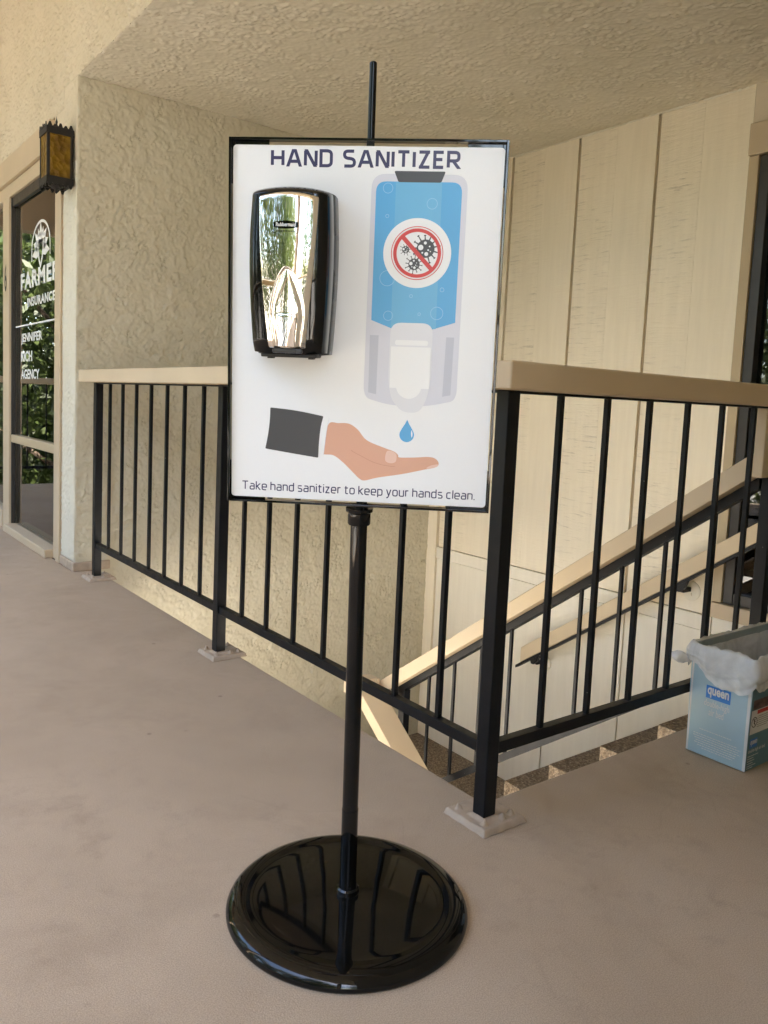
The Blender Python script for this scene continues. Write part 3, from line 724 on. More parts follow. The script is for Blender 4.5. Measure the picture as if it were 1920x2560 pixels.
bx('glass_panel', M['amber'], ln, lx0 + .013, lx1 - .013, ly0 + .003, ly0 + .006, lz0 + .026, lz1 - .028, 0)
bx('glass_panel', M['amber'], ln, lx0 + .013, lx1 - .013, ly1 - .006, ly1 - .003, lz0 + .026, lz1 - .028, 0)
bx('glass_panel', M['amber'], ln, lx0 + .003, lx0 + .006, ly0 + .013, ly1 - .013, lz0 + .026, lz1 - .028, 0)
bx('wall_bracket', M['iron'], ln, lx1 - .001, XP - .0005, ly0 + .05, ly1 - .05, lz0 + .05, lz1 - .03, .002)

# ------------------------------------------------------------------ sign stand
SN = Vector((-0.66134618, -0.74736862, -0.06372887)); SR = Vector((0.74867395, -0.66292019, 0.00491275)); SU = Vector((-0.04591879, -0.04446311, 0.99795516))
SP = Vector((-0.49545661, -0.12413207, 0.78628383))
def P3(a, b, c=0.0): return SP + SR * (a / 1000) + SU * (b / 1000) + SN * (c / 1000)      # panel millimetres to world
AX = SP - SN * .011 + SR * .0044                                                             # point on the pole axis
def pole(z): return AX + SU * ((z - AX.z) / SU.z)
BC = pole(0.0); BC.z = 0
ss = empty('sign_stand', BC, 'black pedestal stand holding the white hand sanitizer sign', 'sign')
m = MB(); m.lathe([(.0, .000), (.229, .000), (.2310, .004), (.2305, .009), (.2275, .015), (.2215, .0205), (.2125, .0245), (.203, .0262), (.194, .0258), (.186, .0248), (.178, .0246), (.165, .0256), (.12, .0285), (.07, .0312), (.03, .0325), (.0, .0325)], BC, None, 128)
m.build('base', M['gloss'], ss, smooth='all')
m = MB(); m.lathe([(.0, .046), (.0185, .046), (.0215, .043), (.0215, .034), (.024, .031)], (BC.x, BC.y, 0), SU, 40); m.build('base_collar', M['gloss'], ss, smooth=True)
m = MB(); m.tube(pole(.03), pole(.205), .0160, .0156, 32); m.build('lower_sleeve', M['gloss'], ss, smooth=True)
m = MB(); m.tube(pole(.2052), pole(.762), .0150, .0150, 32); m.build('pole', M['gloss'], ss, smooth=True)
m = MB(); m.lathe([(.0, 0), (.019, 0), (.0205, .003), (.0205, .021), (.024, .024), (.0245, .030), (.0, .030)], pole(.752), SU, 40); m.build('top_collar', M['gloss'], ss, smooth=True)
m = MB(); m.tube(pole(.782), pole(1.517), .0062, .0062, 20); m.lathe([(.0062, 0), (.006, .002), (.004, .004), (0, .0045)], pole(1.517), SU, 20); m.build('upper_rod', M['gloss'], ss, smooth=True)
# rectangular frame: thin bars
def pbox(a0, a1, b0, b1, c0, c1): return [P3(a0, b0, c0), P3(a1, b0, c0), P3(a1, b0, c1), P3(a0, b0, c1), P3(a0, b1, c0), P3(a1, b1, c0), P3(a1, b1, c1), P3(a0, b1, c1)]
def pb(name, mat, parent, *a, bevel=.0006): m = MB(); m.hexa(pbox(*a)); return m.build(name, mat, parent, bevel)
WH = 230.0; HH = 612.5
pb('frame_bar', M['gloss'], ss, -WH, -WH + 4.0, 0, HH, -9, 8)
pb('frame_bar', M['gloss'], ss, WH - 4.0, WH, 0, HH, -9, 8)
pb('frame_bar', M['gloss'], ss, -WH + 4.05, WH - 4.05, HH - 4, HH - .02, -9, 8)
pb('frame_bar', M['gloss'], ss, -WH + 4.05, WH - 4.05, .02, 4, -9, 8)
for sx in (-1, 1):
    for b0, b1 in ((4.1, 72), (HH - 72, HH - 4.1)):
        a0, a1 = (-WH + 4.1, -WH + 9) if sx < 0 else (WH - 9, WH - 4.1)
        pb('corner_clip', M['gloss'], ss, a0, a1, b0, b1, -6, -.8)
    for b0, b1 in ((4.1, 10), (HH - 12, HH - 4.1)):
        a0, a1 = (-WH + 9.1, -WH + 66) if sx < 0 else (WH - 66, WH - 9.1)
        pb('corner_clip', M['gloss'], ss, a0, a1, b0, b1, -6, -.8)
pb('rod_clip', M['gloss'], ss, -2, 11, HH - 13, HH - 4.1, -12, -4)
def flat2(polys, c, mat, name, parent):
    m = MB()
    for vs, fs in polys: m.add([P3(p[0], p[1], c) for p in vs], fs)
    return m.build(name, mat, parent, fix=False)
def ngon(pts): return (pts, [tuple(range(len(pts)))])
def spline(pts, n=5):
    P = [np.array(p, float) for p in pts]; L = len(P); o = []
    for i in range(L):
        a, b, c, d = P[i - 1], P[i], P[(i + 1) % L], P[(i + 2) % L]
        for j in range(n):
            t = j / n; o.append(.5 * ((2 * b) + (c - a) * t + (2 * a - 5 * b + 4 * c - d) * t * t + (3 * b - a - 3 * c + d) * t ** 3))
    return o
def circ(cx, cy, r, n=48, ry=None): return [(cx + r * math.cos(2 * math.pi * i / n), cy + (ry or r) * math.sin(2 * math.pi * i / n)) for i in range(n)]
def ringp(cx, cy, r0, r1, n=64):
    vs = circ(cx, cy, r1, n) + circ(cx, cy, r0, n); return (vs, [(i, (i + 1) % n, n + (i + 1) % n, n + i) for i in range(n)])
# the printed board
pl = rounded([(-224.3, 8.2), (224.3, 8.2), (224.3, 602), (-224.3, 602)], 7, True)[:-1]
m = MB(); n = len(pl); m.add([P3(p[0], p[1], 0) for p in pl] + [P3(p[0], p[1], -4) for p in pl], [tuple(range(n)), tuple(range(2 * n - 1, n - 1, -1))] + [(i, n + i, n + (i + 1) % n, (i + 1) % n) for i in range(n)])
po = m.build('poster', M['poster'], ss)
LZ = .25
def art(polys, layer, mat, name): return flat2(polys, layer * LZ, M[mat], name, po)
def stext(body, x0, x1, y0, cap, t, gap, word, layer, mat, name):
    m = MB()
    for i, (vs, fs) in enumerate(stroke_text(body, x0, x1, y0, cap, t, gap, word)): m.add([P3(p[0], p[1], layer * LZ + .02 * (i % 8)) for p in vs], fs)
    return tag(m.build(name, M[mat], po, fix=False), kind='stuff')
stext('HAND SANITIZER', -160.6, 153.2, 567.6, 28.6, .18, .275, .46, 1, 'navy', 'headline')
stext('Take hand sanitizer to keep your hands clean.', -205.5, 205.4, 20.4, 16.0, .125, .225, .26, 1, 'navy', 'caption')
# drawn dispenser
outer = rounded([(9, 559), (167, 559), (165, 202), (160, 190), (113, 179), (52, 179), (11, 190), (6, 204)], [24, 24, 8, 10, 30, 30, 10, 8], True)[:-1]
art([ngon(outer)], 1, 'lilac', 'drawn_body')
for q in ([(14.0, 297), (28.9, 297), (27.8, 197), (14.1, 200)], [(143.3, 297), (156.6, 297), (154.7, 200), (141.0, 197)]): art([ngon(q)], 2, 'lilac2', 'drawn_side_panel')
art([ngon(rounded([(16.5, 547), (158, 547), (157, 321.5), (120, 309.5), (49, 309.5), (15.5, 322)], [17, 17, 0, 0, 0, 0], True)[:-1])], 2, 'blue', 'drawn_liquid')
art([ngon([(49, 546.2), (125, 546.2), (125, 310.2), (49, 310.2)])], 3, 'blue2', 'drawn_highlight')
art([ngon(rounded([(45.6, 563.5), (130, 563.5), (123.4, 546), (53, 546)], 3, True)[:-1])], 4, 'char', 'drawn_lid')
art([ngon(rounded([(49, 319), (120, 319), (120.5, 222), (114, 190), (103, 168), (73, 168), (54, 190), (47.5, 222)], [18, 18, 20, 10, 12, 12, 10, 20], True)[:-1])], 4, 'lilac3', 'drawn_nozzle')
art([ngon(rounded([(57.2, 290.2), (113.2, 290.2), (113.2, 281.6), (57.2, 281.6)], 4, True)[:-1])], 5, 'pwhite', 'drawn_slot')
art([ngon(circ(83.4, 213, 21.5))], 5, 'pwhite', 'drawn_button')
art([ngon([(50.5, 279), (118.3, 279), (118.3, 209.3), (50.5, 209.3)])], 6, 'pwhite', 'blank_square')
# no-germs emblem
EX, EY = 88.4, 433.2
art([ngon(circ(EX, EY, 56.5, 72))], 5, 'pwhite', 'white_disc')
def virus(cx, cy, r, n, ph):
    o = [ngon(circ(cx, cy, r, 36))]
    for k in range(n):
        a = ph + 2 * math.pi * k / n; e = np.array([math.cos(a), math.sin(a)]); nn = np.array([-e[1], e[0]]); c = np.array([cx, cy])
        L = r * (1.38 if k % 2 else 1.55); wd = r * .05
        o.append(ngon([c + e * r * .9 + nn * wd * 1.8, c + e * r * .9 - nn * wd * 1.8, c + e * L - nn * wd, c + e * L + nn * wd]))
        o.append(ngon([c + e * L * .97 + nn * wd, c + e * L * .97 - nn * wd, c + e * L * 1.06 - nn * wd * 3.2, c + e * L * 1.10, c + e * L * 1.06 + nn * wd * 3.2]))
    return o
vir = [(102.2, 440.8, 14.8, 13, .2), (69.1, 438.6, 6.0, 10, .1), (84.0, 415.2, 9.4, 12, .4)]
for i, v in enumerate(vir):
    m = MB()
    for q, (vs, fs) in enumerate(virus(*v)): m.add([P3(p[0], p[1], 6 * LZ + .03 * (q % 5)) for p in vs], fs)
    m.build('germ', M['char'], po, fix=False)
spots = []
for cx, cy, r, _, _ in vir:
    for dx, dy, k in ((-.55, .12, .30), (-.05, .62, .17), (.10, -.58, .22), (.45, .25, .09), (.30, -.15, .10), (-.35, -.45, .10), (.55, -.30, .07)): spots.append(ngon(circ(cx + dx * r, cy + dy * r, k * r, 20)))
art(spots, 7, 'pwhite', 'germ_spots')
sl0 = np.array([math.cos(R(134)), math.sin(R(134))]); sn0 = np.array([-sl0[1], sl0[0]]); c0 = np.array([EX, EY])
art([ngon([c0 + sl0 * 36 + sn0 * 3.5, c0 - sl0 * 36 + sn0 * 3.5, c0 - sl0 * 36 - sn0 * 3.5, c0 + sl0 * 36 - sn0 * 3.5])], 8, 'red', 'ban_slash')
art([ringp(EX, EY, 34.2, 39.8), ringp(EX, EY, 42.2, 43.4)], 8.4, 'red', 'ban_ring')
bub = [(36.3, 536.3, 8.3), (110, 512.7, 8.8), (40.1, 391.5, 12.8), (125.4, 336.1, 10.7), (43.8, 329.9, 8.1), (132.5, 374.9, 3.6), (81.1, 363.3, 2.9), (36.5, 492, 3.0), (96, 334, 2.6)]
for x, y, r in bub: art([ringp(x, y, r - .7, r, 32)], 4.2, 'bubble', 'drawn_bubble')
# drop, sleeve, cuff and hand
dr = [(83.1, 155.6)] + [(83.2 + 12.6 * math.cos(t), 129.4 + 12.6 * math.sin(t)) for t in np.linspace(R(28), R(-208), 30)]
dr = [(83.1, 155.6), (86.5, 148.5), (91.0, 141.5)] + dr[1:] + [(75.4, 141.5), (79.8, 148.5)]
art([ngon(dr)], 1, 'blue', 'drop')
art([ngon(spline([(91.2, 137.8), (93.2, 131), (92.0, 124.8), (90.6, 131)], 5))], 2, 'pwhite', 'drop_glint')
sl_ = rounded([(-156, 167.5), (-110, 164.2), (-62.3, 155.7), (-66.4, 140), (-69, 115), (-70, 82.8), (-117, 88.7), (-164, 95.1), (-159, 121), (-156.4, 146)], [2, 60, 2, 30, 30, 2, 60, 2, 30, 30], True)[:-1]
hand = [(-52.5, 143.4), (-36.4, 144.9), (-17.7, 144.6), (-1.8, 134.9), (14.3, 117.2), (45.7, 105.0), (62.0, 99.6), (69.5, 94), (72.3, 89.6), (95.9, 90.4), (123.5, 92.6), (135.6, 89.2), (140.4, 81.3), (135.1, 75.0), (118.3, 70.7), (78.5, 60.8), (35.1, 52.4), (13.4, 46.4), (3.9, 48.9), (-9.0, 60.6), (-28.3, 78.4), (-44.3, 88.6), (-63.7, 91.2), (-60.6, 113.7)]
art([ngon(spline(hand, 5))], 1, 'skin', 'drawn_hand')
art([ngon(rounded([(-61.6, 156), (-52.2, 151.2), (-56.5, 128), (-61, 85.3), (-70, 85.0), (-68, 122)], [1, 1, 20, 1, 1, 20], True)[:-1])], 2, 'pwhite', 'drawn_cuff')
m_ = ribbon(spline([(-52.2, 151.2), (-56.5, 128), (-60.6, 86)], 5)[:10], .7); art([m_], 3, 'lilac', 'cuff_line')
art([ngon(sl_)], 3, 'char', 'drawn_sleeve')
art([ngon(spline([(50.0, 99.2), (59.5, 99.6), (66.6, 94.0), (65.8, 82.0), (56.5, 78.8), (47.6, 83.6)], 5))], 2, 'skin2', 'drawn_nail')
art([ngon(spline([(119.5, 72.2), (126.5, 77.6), (139.2, 80.4), (136.5, 75.6)], 5))], 2, 'skin2', 'drawn_nail')
cl = spline([(-10, 98), (8, 88), (28, 79), (48, 74.5), (62, 75)], 5)[:20]
art([ribbon(cl, .7)], 2, 'skin3', 'palm_line')

# ------------------------------------------------------------------ dispenser on the sign
DC = -111.5
dp = empty('hand_sanitizer_dispenser', P3(DC, 258), 'chrome and black wall dispenser mounted on the white sign', 'dispenser')
B0_, B1_ = 257.0, 526.0
def hwid(t): return 68.5 - 7.0 * max(0, .55 - t) ** 1.5 / .55 ** 1.5 - 3.5 * max(0, t - .72) / .28      # half width
def dep(t):
    d = 92 + 7 * math.sin(math.pi * min(1, max(0, (t - .1) / .8)))
    d -= 14 * max(0, (.10 - t) / .10) ** 1.8
    d -= 20 * max(0, (t - .955) / .045) ** 2
    return d
def sect(t, n, c0, c1, e=.30):
    h = hwid(t); D = dep(t); o = []
    for i in range(n + 1):
        th = math.pi * i / n; cs = math.cos(th); sn = math.sin(th)
        o.append((DC + h * math.copysign(abs(cs) ** e, cs), max(c0, D * abs(sn) ** .34 if c1 is None else c1 * min(1, abs(sn) ** .05))))
    return o
def loft(name, mat, c0, rows, n, fd, cut=False):
    vs = []; ts = [i / rows for i in range(rows + 1)]
    for t in ts:
        h = hwid(t); D = fd(t)
        for i in range(n + 1):
            th = math.pi * i / n; cs, sn = math.cos(th), math.sin(th)
            a = h * math.copysign(abs(cs) ** .38, cs); c = c0 + (D - c0) * abs(sn) ** .42
            b = B0_ + (B1_ - B0_) * t - 9 * (a / 68) ** 2 * max(0, (t - .9) / .1) + 5 * (abs(a) / 68) ** 2 * max(0, (.1 - t) / .1)
            if cut and 273 < b < 501 and abs(a) < chalf((b - 270) / 235) - 2.5: c -= 24
            vs.append(P3(DC + a, b, c))
    k = n + 1
    fs = [(r * k + i, r * k + i + 1, (r + 1) * k + i + 1, (r + 1) * k + i) for r in range(rows) for i in range(n)]
    fs += [tuple(range(k)), tuple(range(rows * k + k - 1, rows * k - 1, -1))]
    fs += [(r * k, (r + 1) * k, (r + 1) * k + n, r * k + n) for r in range(rows)]
    m = MB(); m.add(vs, fs); return m.build(name, mat, dp, smooth=True)
loft('back_housing', M['plastic'], .5, 30, 40, lambda t: 46 + 1.5 * math.sin(math.pi * t))
_h = hwid
hwid = lambda t: _h(t) - 2.2
B0_ += 3; B1_ -= 3.5
def chalf(t): return 47.5 - 17.5 * (1 - t) ** 1.6
loft('front_shell', M['gloss'], 44, 110, 120, dep, True)
# chrome cover
CB0, CB1 = 270.0, 505.0
def cheight(a, b):
    t = (b - CB0) / (CB1 - CB0); tt = (b - B0_) / (B1_ - B0_); h = chalf(min(1, max(0, t)))
    x = min(1, abs(a - DC) / h)
    c = dep(tt) + 1.0 + 9.0 * (1 - x ** 2) * .8
    c -= 3.0 * max(0, (t - .96) / .04) ** 2
    # arched pump recess
    ay = (394 - b) / (394 - 270)
    if ay > 0:
        hwA = 30.0 * math.sqrt(min(1, ay * 1.7)) * (1 - .28 * max(0, ay - .45) / .55)
        u = abs(a - DC - 1) / max(1e-3, hwA)
        s_ = max(0, min(1, (1.0 - u) / .10)); s_ = s_ * s_ * (3 - 2 * s_)
        inner = dep(.42) + 3.5 - 6.0 * min(1, u) ** 2 - 13 * ay ** 1.8 + (2.2 if ay > .56 and u < .55 else 0) * min(1, (ay - .56) / .03 if ay > .56 else 0)
        c = c * (1 - s_) + min(c - .5, inner) * s_
    return c
def cover():
    na, nb = 72, 130; vs = []
    for j in range(nb + 1):
        t = j / nb; b0 = CB0 + (CB1 - CB0) * t; h = chalf(t)
        for i in range(na + 1):
            u = i / na * 2 - 1; a = DC + h * u
            b = b0 + 5.5 * (1 - u * u) * t ** 6
            c = cheight(a, b0)
            if i in (0, na) or j in (0, nb): c -= 4
            vs.append(P3(a, b, c))
    k = na + 1; m = MB(); m.add(vs, [(j * k + i, j * k + i + 1, (j + 1) * k + i + 1, (j + 1) * k + i) for j in range(nb) for i in range(na)])
    return m.build('chrome_cover', M['chrome'], dp, smooth='all', fix=False)
cv = cover()
BX, BY = -113.5, 459.5
bd = MB(); n = 40
top = [(BX - 19.5 + 39 * i / n, BY + 3.6 + 2.6 * math.sin(math.pi * i / n)) for i in range(n + 1)]; bot = [(BX - 19.5 + 39 * i / n, BY - 3.6 - 2.6 * math.sin(math.pi * i / n)) for i in range(n + 1)]
bd.add([P3(a, b, cheight(a, b) + .5) for a, b in top + bot], [(i, i + 1, n + 2 + i, n + 1 + i) for i in range(n)]); badge = bd.build('badge', M['gloss'], dp, fix=False)
text_fit('lettering', M['decal'], badge, 'Rubbermaid', BX - 15.5, BX + 15.5, BY - 2.6, BY + 3.2, lambda u, v: P3(u, v, cheight(u, v) + .9), .015)
b2 = MB()
for q in ([(BX - 19, BY - 6.5), (BX - 19, BY - 12.5), (BX + 19, BY - 12.5), (BX + 19, BY - 6.5)],):
    vs, fs = ribbon(q, .7); b2.add([P3(a, b, cheight(a, b) + .5) for a, b in vs], fs)
    for i in range(12):
        a = BX - 15 + i * 2.6; b2.add([P3(x, y, cheight(x, y) + .5) for x, y in ((a, BY - 10.6), (a + 1.7, BY - 10.6), (a + 1.7, BY - 8.9), (a, BY - 8.9))], [(0, 1, 2, 3)])
b2.build('badge_strip', M['gloss'], dp, fix=False)
m = MB(); m.hexa(pbox(DC - 46, DC + 46, 255.5, 262, 20, 74)); m.build('underside_tray', M['iron'], dp, .002)
m = MB(); m.hexa(pbox(DC - 25, DC + 25, 262, 270.5, 40, 86)); m.build('sensor_window', M['plastic'], dp, .003)
for a in (-38, 30): m = MB(); m.hexa(pbox(DC + a, DC + a + 9, 253, 255.4, 40, 60)); m.build('foot_tab', M['iron'], dp, .0005)

# ------------------------------------------------------------------ cardboard box used as a bin
X0, X1, Y0, Y1, BH = .798, 1.238, -.202, -.026, .320
bxr = empty('cardboard_box', ((X0 + X1) / 2, (Y0 + Y1) / 2, 0), 'light blue printed cardboard box standing on the floor at the right edge', 'box')
tk = .004
FL = .012  # slight outward flare of the top
def wallp(name, mat, p0, p1, nin):
    (xa, ya), (xb, yb) = p0, p1; nx, ny = nin
    m = MB()
    def q(x, y, z, d): k = FL * z / BH; return (x + nx * d + (k if x > 1 else -k * .0) , y + ny * d + (k if y > -.05 else -k) * .4, z)
    m.hexa([q(xa, ya, .004, 0), q(xb, yb, .004, 0), q(xb, yb, .004, tk), q(xa, ya, .004, tk), q(xa, ya, BH, 0), q(xb, yb, BH, 0), q(xb, yb, BH, tk), q(xa, ya, BH, tk)])
    return m.build(name, mat, bxr, .0008)
sideL = wallp('side_panel', M['box_l'], (X0, Y1), (X0, Y0), (1, 0))
front = wallp('front_panel', M['box_d'], (X0 + tk, Y0), (X1 - tk, Y0), (0, 1))
wallp('side_panel', M['card_in'], (X1, Y1), (X1, Y0), (-1, 0)); wallp('back_panel', M['card_in'], (X0 + tk, Y1), (X1 - tk, Y1), (0, -1))
bx('bottom_panel', M['card'], bxr, X0 + tk, X1 - tk, Y0 + tk, Y1 - tk, .002, .006, 0)
side = lambda u, v: (X0 - .0006, Y1 - u, v)         # u from the far edge towards the near edge
def sq(name, mat, u0, u1, v0, v1, par=sideL, f=side, d=0):
    m = MB(); vs = [f(a, b) for a, b in ((u0, v0), (u1, v0), (u1, v1), (u0, v1))]; m.add([(x - d, y, z) if f is side else (x, y - d, z) for x, y, z in vs], [(0, 1, 2, 3)]); return m.build(name, mat, par, fix=False)
sq('white_edge', M['card'], .0005, .006, .005, BH); sq('white_edge', M['card'], .169, .1775, .005, BH)
sq('brand_label', M['blue_l'], .048, .121, .175, .212)
text_fit('lettering', M['card'], sideL, 'queen', .0525, .116, .178, .207, lambda u, v: (X0 - .0012, Y1 - u, v), .03)
text_fit('lettering', M['card'], sideL, 'double-high', .045, .120, .146, .170, lambda u, v: (X0 - .0012, Y1 - u, v), .01)
text_fit('lettering', M['card'], sideL, 'air bed', .061, .105, .126, .147, lambda u, v: (X0 - .0012, Y1 - u, v), .01)
m = MB()
rr_ = random.Random(3)
def microlines(m, f, u0, u1, rows, dash, th):
    for v, a, b in rows:
        u = u0 + (u1 - u0) * a; e = u0 + (u1 - u0) * b
        while u < e:
            L = rr_.uniform(.35, 1.2) * dash; m.add([f(u, v), f(min(e, u + L), v), f(min(e, u + L), v + th), f(u, v + th)], [(0, 1, 2, 3)]); u += L + dash * .22
microlines(m, lambda u, v: (X0 - .0009, Y1 - u, v), .020, .161, [(.078, .12, .80), (.062, .0, .93), (.0555, .0, 1), (.049, .03, .97), (.0425, .06, 1), (.036, .03, .92), (.0295, .1, .9), (.023, .2, .85)], .008, .0022)
m.build('small_print', M['pwhite'], sideL, fix=False)
fro = lambda u, v: (X0 + u, Y0 - .0008, v)
def sq2(name, mat, u0, u1, v0, v1, d=0): m = MB(); m.add([(X0 + a, Y0 - .0008 - d - (FL * .4 * b / BH), b) for a, b in ((u0, v0), (u1, v0), (u1, v1), (u0, v1))], [(0, 1, 2, 3)]); return m.build(name, mat, front, fix=False)
fw = lambda d: (lambda u, v: (X0 + u, Y0 - .0008 - d - FL * .4 * v / BH, v))
sq2('photo_print', M['photo'], .012, .2, .178, .205, .0004); sq2('white_label', M['card'], .006, .2, .108, .176, .0004); sq2('red_bar', M['redl'], .036, .2, .163, .174, .0008)
sq2('brand_label', M['blue_l'], .012, .052, .068, .094, .0004)
text_fit('lettering', M['card'], front, 'queen', .014, .050, .073, .090, fw(.0012), .03); text_fit('lettering', M['card'], front, 'double-high air bed', .008, .098, .052, .065, fw(.0006), .01)
m = MB(); microlines(m, fw(.0007), .008, .07, [(.044, 0, .9), (.037, 0, .5), (.030, 0, .6), (.023, 0, .5), (.016, 0, .75), (.010, 0, .5)], .006, .002); m.build('small_print', M['pwhite'], front, fix=False)
m = MB(); microlines(m, fw(.0008), .040, .12, [(.155, 0, 1), (.149, 0, .9), (.143, 0, 1), (.137, 0, .95), (.131, 0, 1), (.125, 0, .7)], .006, .0016); m.build('small_print', M['char'], front, fix=False)
def ban():
    m = MB(); c = np.array([.024, .142]); f = fw(.001)
    vs, fs = ringp(c[0], c[1], .0125, .015, 28); m.add([f(*p) for p in vs], fs)
    e = np.array([math.cos(R(125)), math.sin(R(125))]); nn = np.array([-e[1], e[0]]); g_ = fw(.0012)
    m.add([g_(*p) for p in (c + e * .013 + nn * .001, c - e * .013 + nn * .001, c - e * .013 - nn * .001, c + e * .013 - nn * .001)], [(0, 1, 2, 3)])
    vs = circ(c[0] + .001, c[1] + .007, .003, 14); m.add([f(*p) for p in vs], [tuple(range(14))])
    for a, b, t in (((.001, .004), (-.002, -.003), .004), ((-.002, -.003), (.004, -.006), .0025), ((.004, -.006), (.002, -.010), .002), ((.0, .002), (.007, .001), .002)):
        vs, fs = ribbon([c + a, c + b], t); m.add([fw(.0011)(*p) for p in vs], fs)
    m.build('warning_symbol', M['blacki'], front, fix=False)
ban()
# plastic liner folded over the rim
lb = empty('bin_liner', ((X0 + X1) / 2, (Y0 + Y1) / 2, BH), 'crumpled translucent white plastic bag folded over the rim of the blue box', 'bag')
def liner():
    per = []; nx_, ny_ = 46, 26
    xa, xb, ya, yb = X0 - .001, X1 + FL, Y0 - FL * .4, Y1 + FL * .4
    for i in range(ny_): per.append((xa, yb + (ya - yb) * i / ny_, -1, 0))
    for i in range(nx_): per.append((xa + (xb - xa) * i / nx_, ya, 0, -1))
    for i in range(ny_): per.append((xb, ya + (yb - ya) * i / ny_, 1, 0))
    for i in range(nx_): per.append((xb + (xa - xb) * i / nx_, yb, 0, 1))
    n = len(per); rows = 18; vs = []
    rs = np.random.default_rng(5)
    ph = rs.uniform(0, 6.28, 12)
    def wave(s, k): return sum(math.sin(s * f + ph[(j + k) % 12]) / (1 + j * .35) for j, f in enumerate((5, 9, 14, 21, 31, 47)))
    for r_ in range(-9, rows + 1):
        for i, (x, y, a, b) in enumerate(per):
            s = 2 * math.pi * i / n
            # soften corner normals
            j0, j1 = per[i - 1], per[(i + 1) % n]; nxv, nyv = a + j0[2] + j1[2], b + j0[3] + j1[3]; L = math.hypot(nxv, nyv); nxv /= L; nyv /= L
            if r_ < 0:
                d = -.006 - .006 * (-r_) / 9 * (1 + .5 * wave(s, 3)); z = BH + .004 + r_ / 9 * .20; off = d
                if r_ == -1: off = -.004
            else:
                t = r_ / rows
                length = .078 + .016 * wave(s, 1) * .5
                if a < 0: length = .052 + .038 * max(0, math.sin((y - yb) / (ya - yb) * math.pi * .8)) + .030 * ((y - yb) / (ya - yb)) + .003 * wave(s, 1)
                if b < 0: length = .092 + .008 * wave(s, 1)
                off = .003 + .012 * math.sin(min(1, t * 1.25) * math.pi * .78) * (1 + .22 * wave(s * 1.3, 4)) + .0016 * wave(s * 1.2 + t * 3, 2) * t
                off = max(.0025 + .002 * t, off)
                z = BH + .006 + .004 * math.sin(t * 9) * (1 - t) - length * t + .0015 * wave(s + 2 * t, 6) * min(1, t * 4)
                if r_ == 0: z = BH + .007 + .003 * wave(s * 1.5, 5); off = 0
            vs.append((x + nxv * off, y + nyv * off, z))
    R_ = rows + 10
    fs = [(r_ * n + i, r_ * n + (i + 1) % n, (r_ + 1) * n + (i + 1) % n, (r_ + 1) * n + i) for r_ in range(R_ - 1) for i in range(n)]
    m = MB(); m.add(vs, fs); o = m.build('liner', M['bag'], lb, smooth='all')
    # knotted ear sticking out at the far corner
    e = MB(); cx, cy, cz = X0 - .004, Y1 + .008, BH - .052
    pr = []
    for k in range(9):
        t = k / 8; pr.append((.004 + .013 * math.sin(t * math.pi * .95), t * .055))
    e.lathe(pr, (cx, cy, cz), Vector((-.62, .72, .25)).normalized(), 14)
    oo = e.build('bag_ear', M['bag'], lb, smooth='all')
    for v in oo.data.vertices: v.co += Vector((random.uniform(-.002, .002),) * 3)
liner()

# ------------------------------------------------------------------ behind the viewer: outer railing, posts, trees (seen mirrored in chrome, glass and enamel)
def outer_railing(p0, p1, label):
    a = Vector(p0); b = Vector(p1); d = b - a; L = d.length; ax = 0 if abs(d.x) > abs(d.y) else 1
    t = empty('walkway_railing', a, label, 'railing')
    def seg(name, mat, s0, s1, hw, z0, z1, bev):
        lo = [min(a[k] + d[k] * s0 / L, a[k] + d[k] * s1 / L) for k in (0, 1)]; hi = [max(a[k] + d[k] * s0 / L, a[k] + d[k] * s1 / L) for k in (0, 1)]
        lo[1 - ax] -= hw; hi[1 - ax] += hw
        return bx(name, mat, t, lo[0], hi[0], lo[1], hi[1], z0, z1, bev)
    seg('cap', M['cap'], 0, L, .07, ZB, ZT, .004); seg('lower_rail', M['steel'], 0, L, .0125, .166, .194, .001)
    n = int(L / .178); u = d / L; p_ = None
    for i in range(n + 1):
        big = i % 8 == 0
        if p_ is None: p_ = {}
        key = 'post' if big else 'baluster'
        s = .019 if big else .0068
        if key not in p_:
            p_[key] = bx(key, M['steel'], t, a.x - s, a.x + s, a.y - s, a.y + s, .0 if big else .19, ZB, .001); p_[key].location = u * (i * .178)
        else: inst(p_[key], t, u * (i * .178) - Vector(p_[key].location))
outer_railing((DX + .07, -6.9, 0), (DX + .07, 7.1, 0), 'black steel railing with tan cap along the outer edge of the walkway')
outer_railing((DX + .25, 7.12, 0), (-.2, 7.12, 0), 'black steel railing with tan cap across the far end of the walkway')
for i, (x, y) in enumerate(((-2.92, -6.6), (-2.92, -3.0), (-2.92, 1.6), (-2.92, 5.8))):
    p_ = empty('porch_post', (x, y, GZ), 'square tan timber porch post number ' + ['nearest the corner', 'behind the viewer', 'opposite the stairs', 'near the far railing'][i], 'post', 'porch posts along the walkway')
    p_['label'] = 'square tan timber porch post ' + ['at the back end', 'behind the viewer', 'opposite the stairs', 'near the far railing'][i]
    bx('shaft', M['porch'], p_, x - .09, x + .09, y - .09, y + .09, GZ, 3.6, .006)
    m = MB(); m.prism([(y + .09, 2.75), (y + .75, 3.41), (y + .75, 3.58), (y + .09, 2.93)], 'x', x - .05, x + .05); m.build('brace', M['porch'], p_, .004)
    m = MB(); m.prism([(y - .09, 2.75), (y - .75, 3.41), (y - .75, 3.58), (y - .09, 2.93)], 'x', x - .05, x + .05); m.build('brace', M['porch'], p_, .004)
fe = empty('porch_header', (-1.4, 7.3, 2.5), 'tan timber header spanning the far end of the porch', 'beam'); bx('beam', M['porch'], fe, -2.8, XP - .05, 7.2, 7.4, 2.5, 3.55, .006)
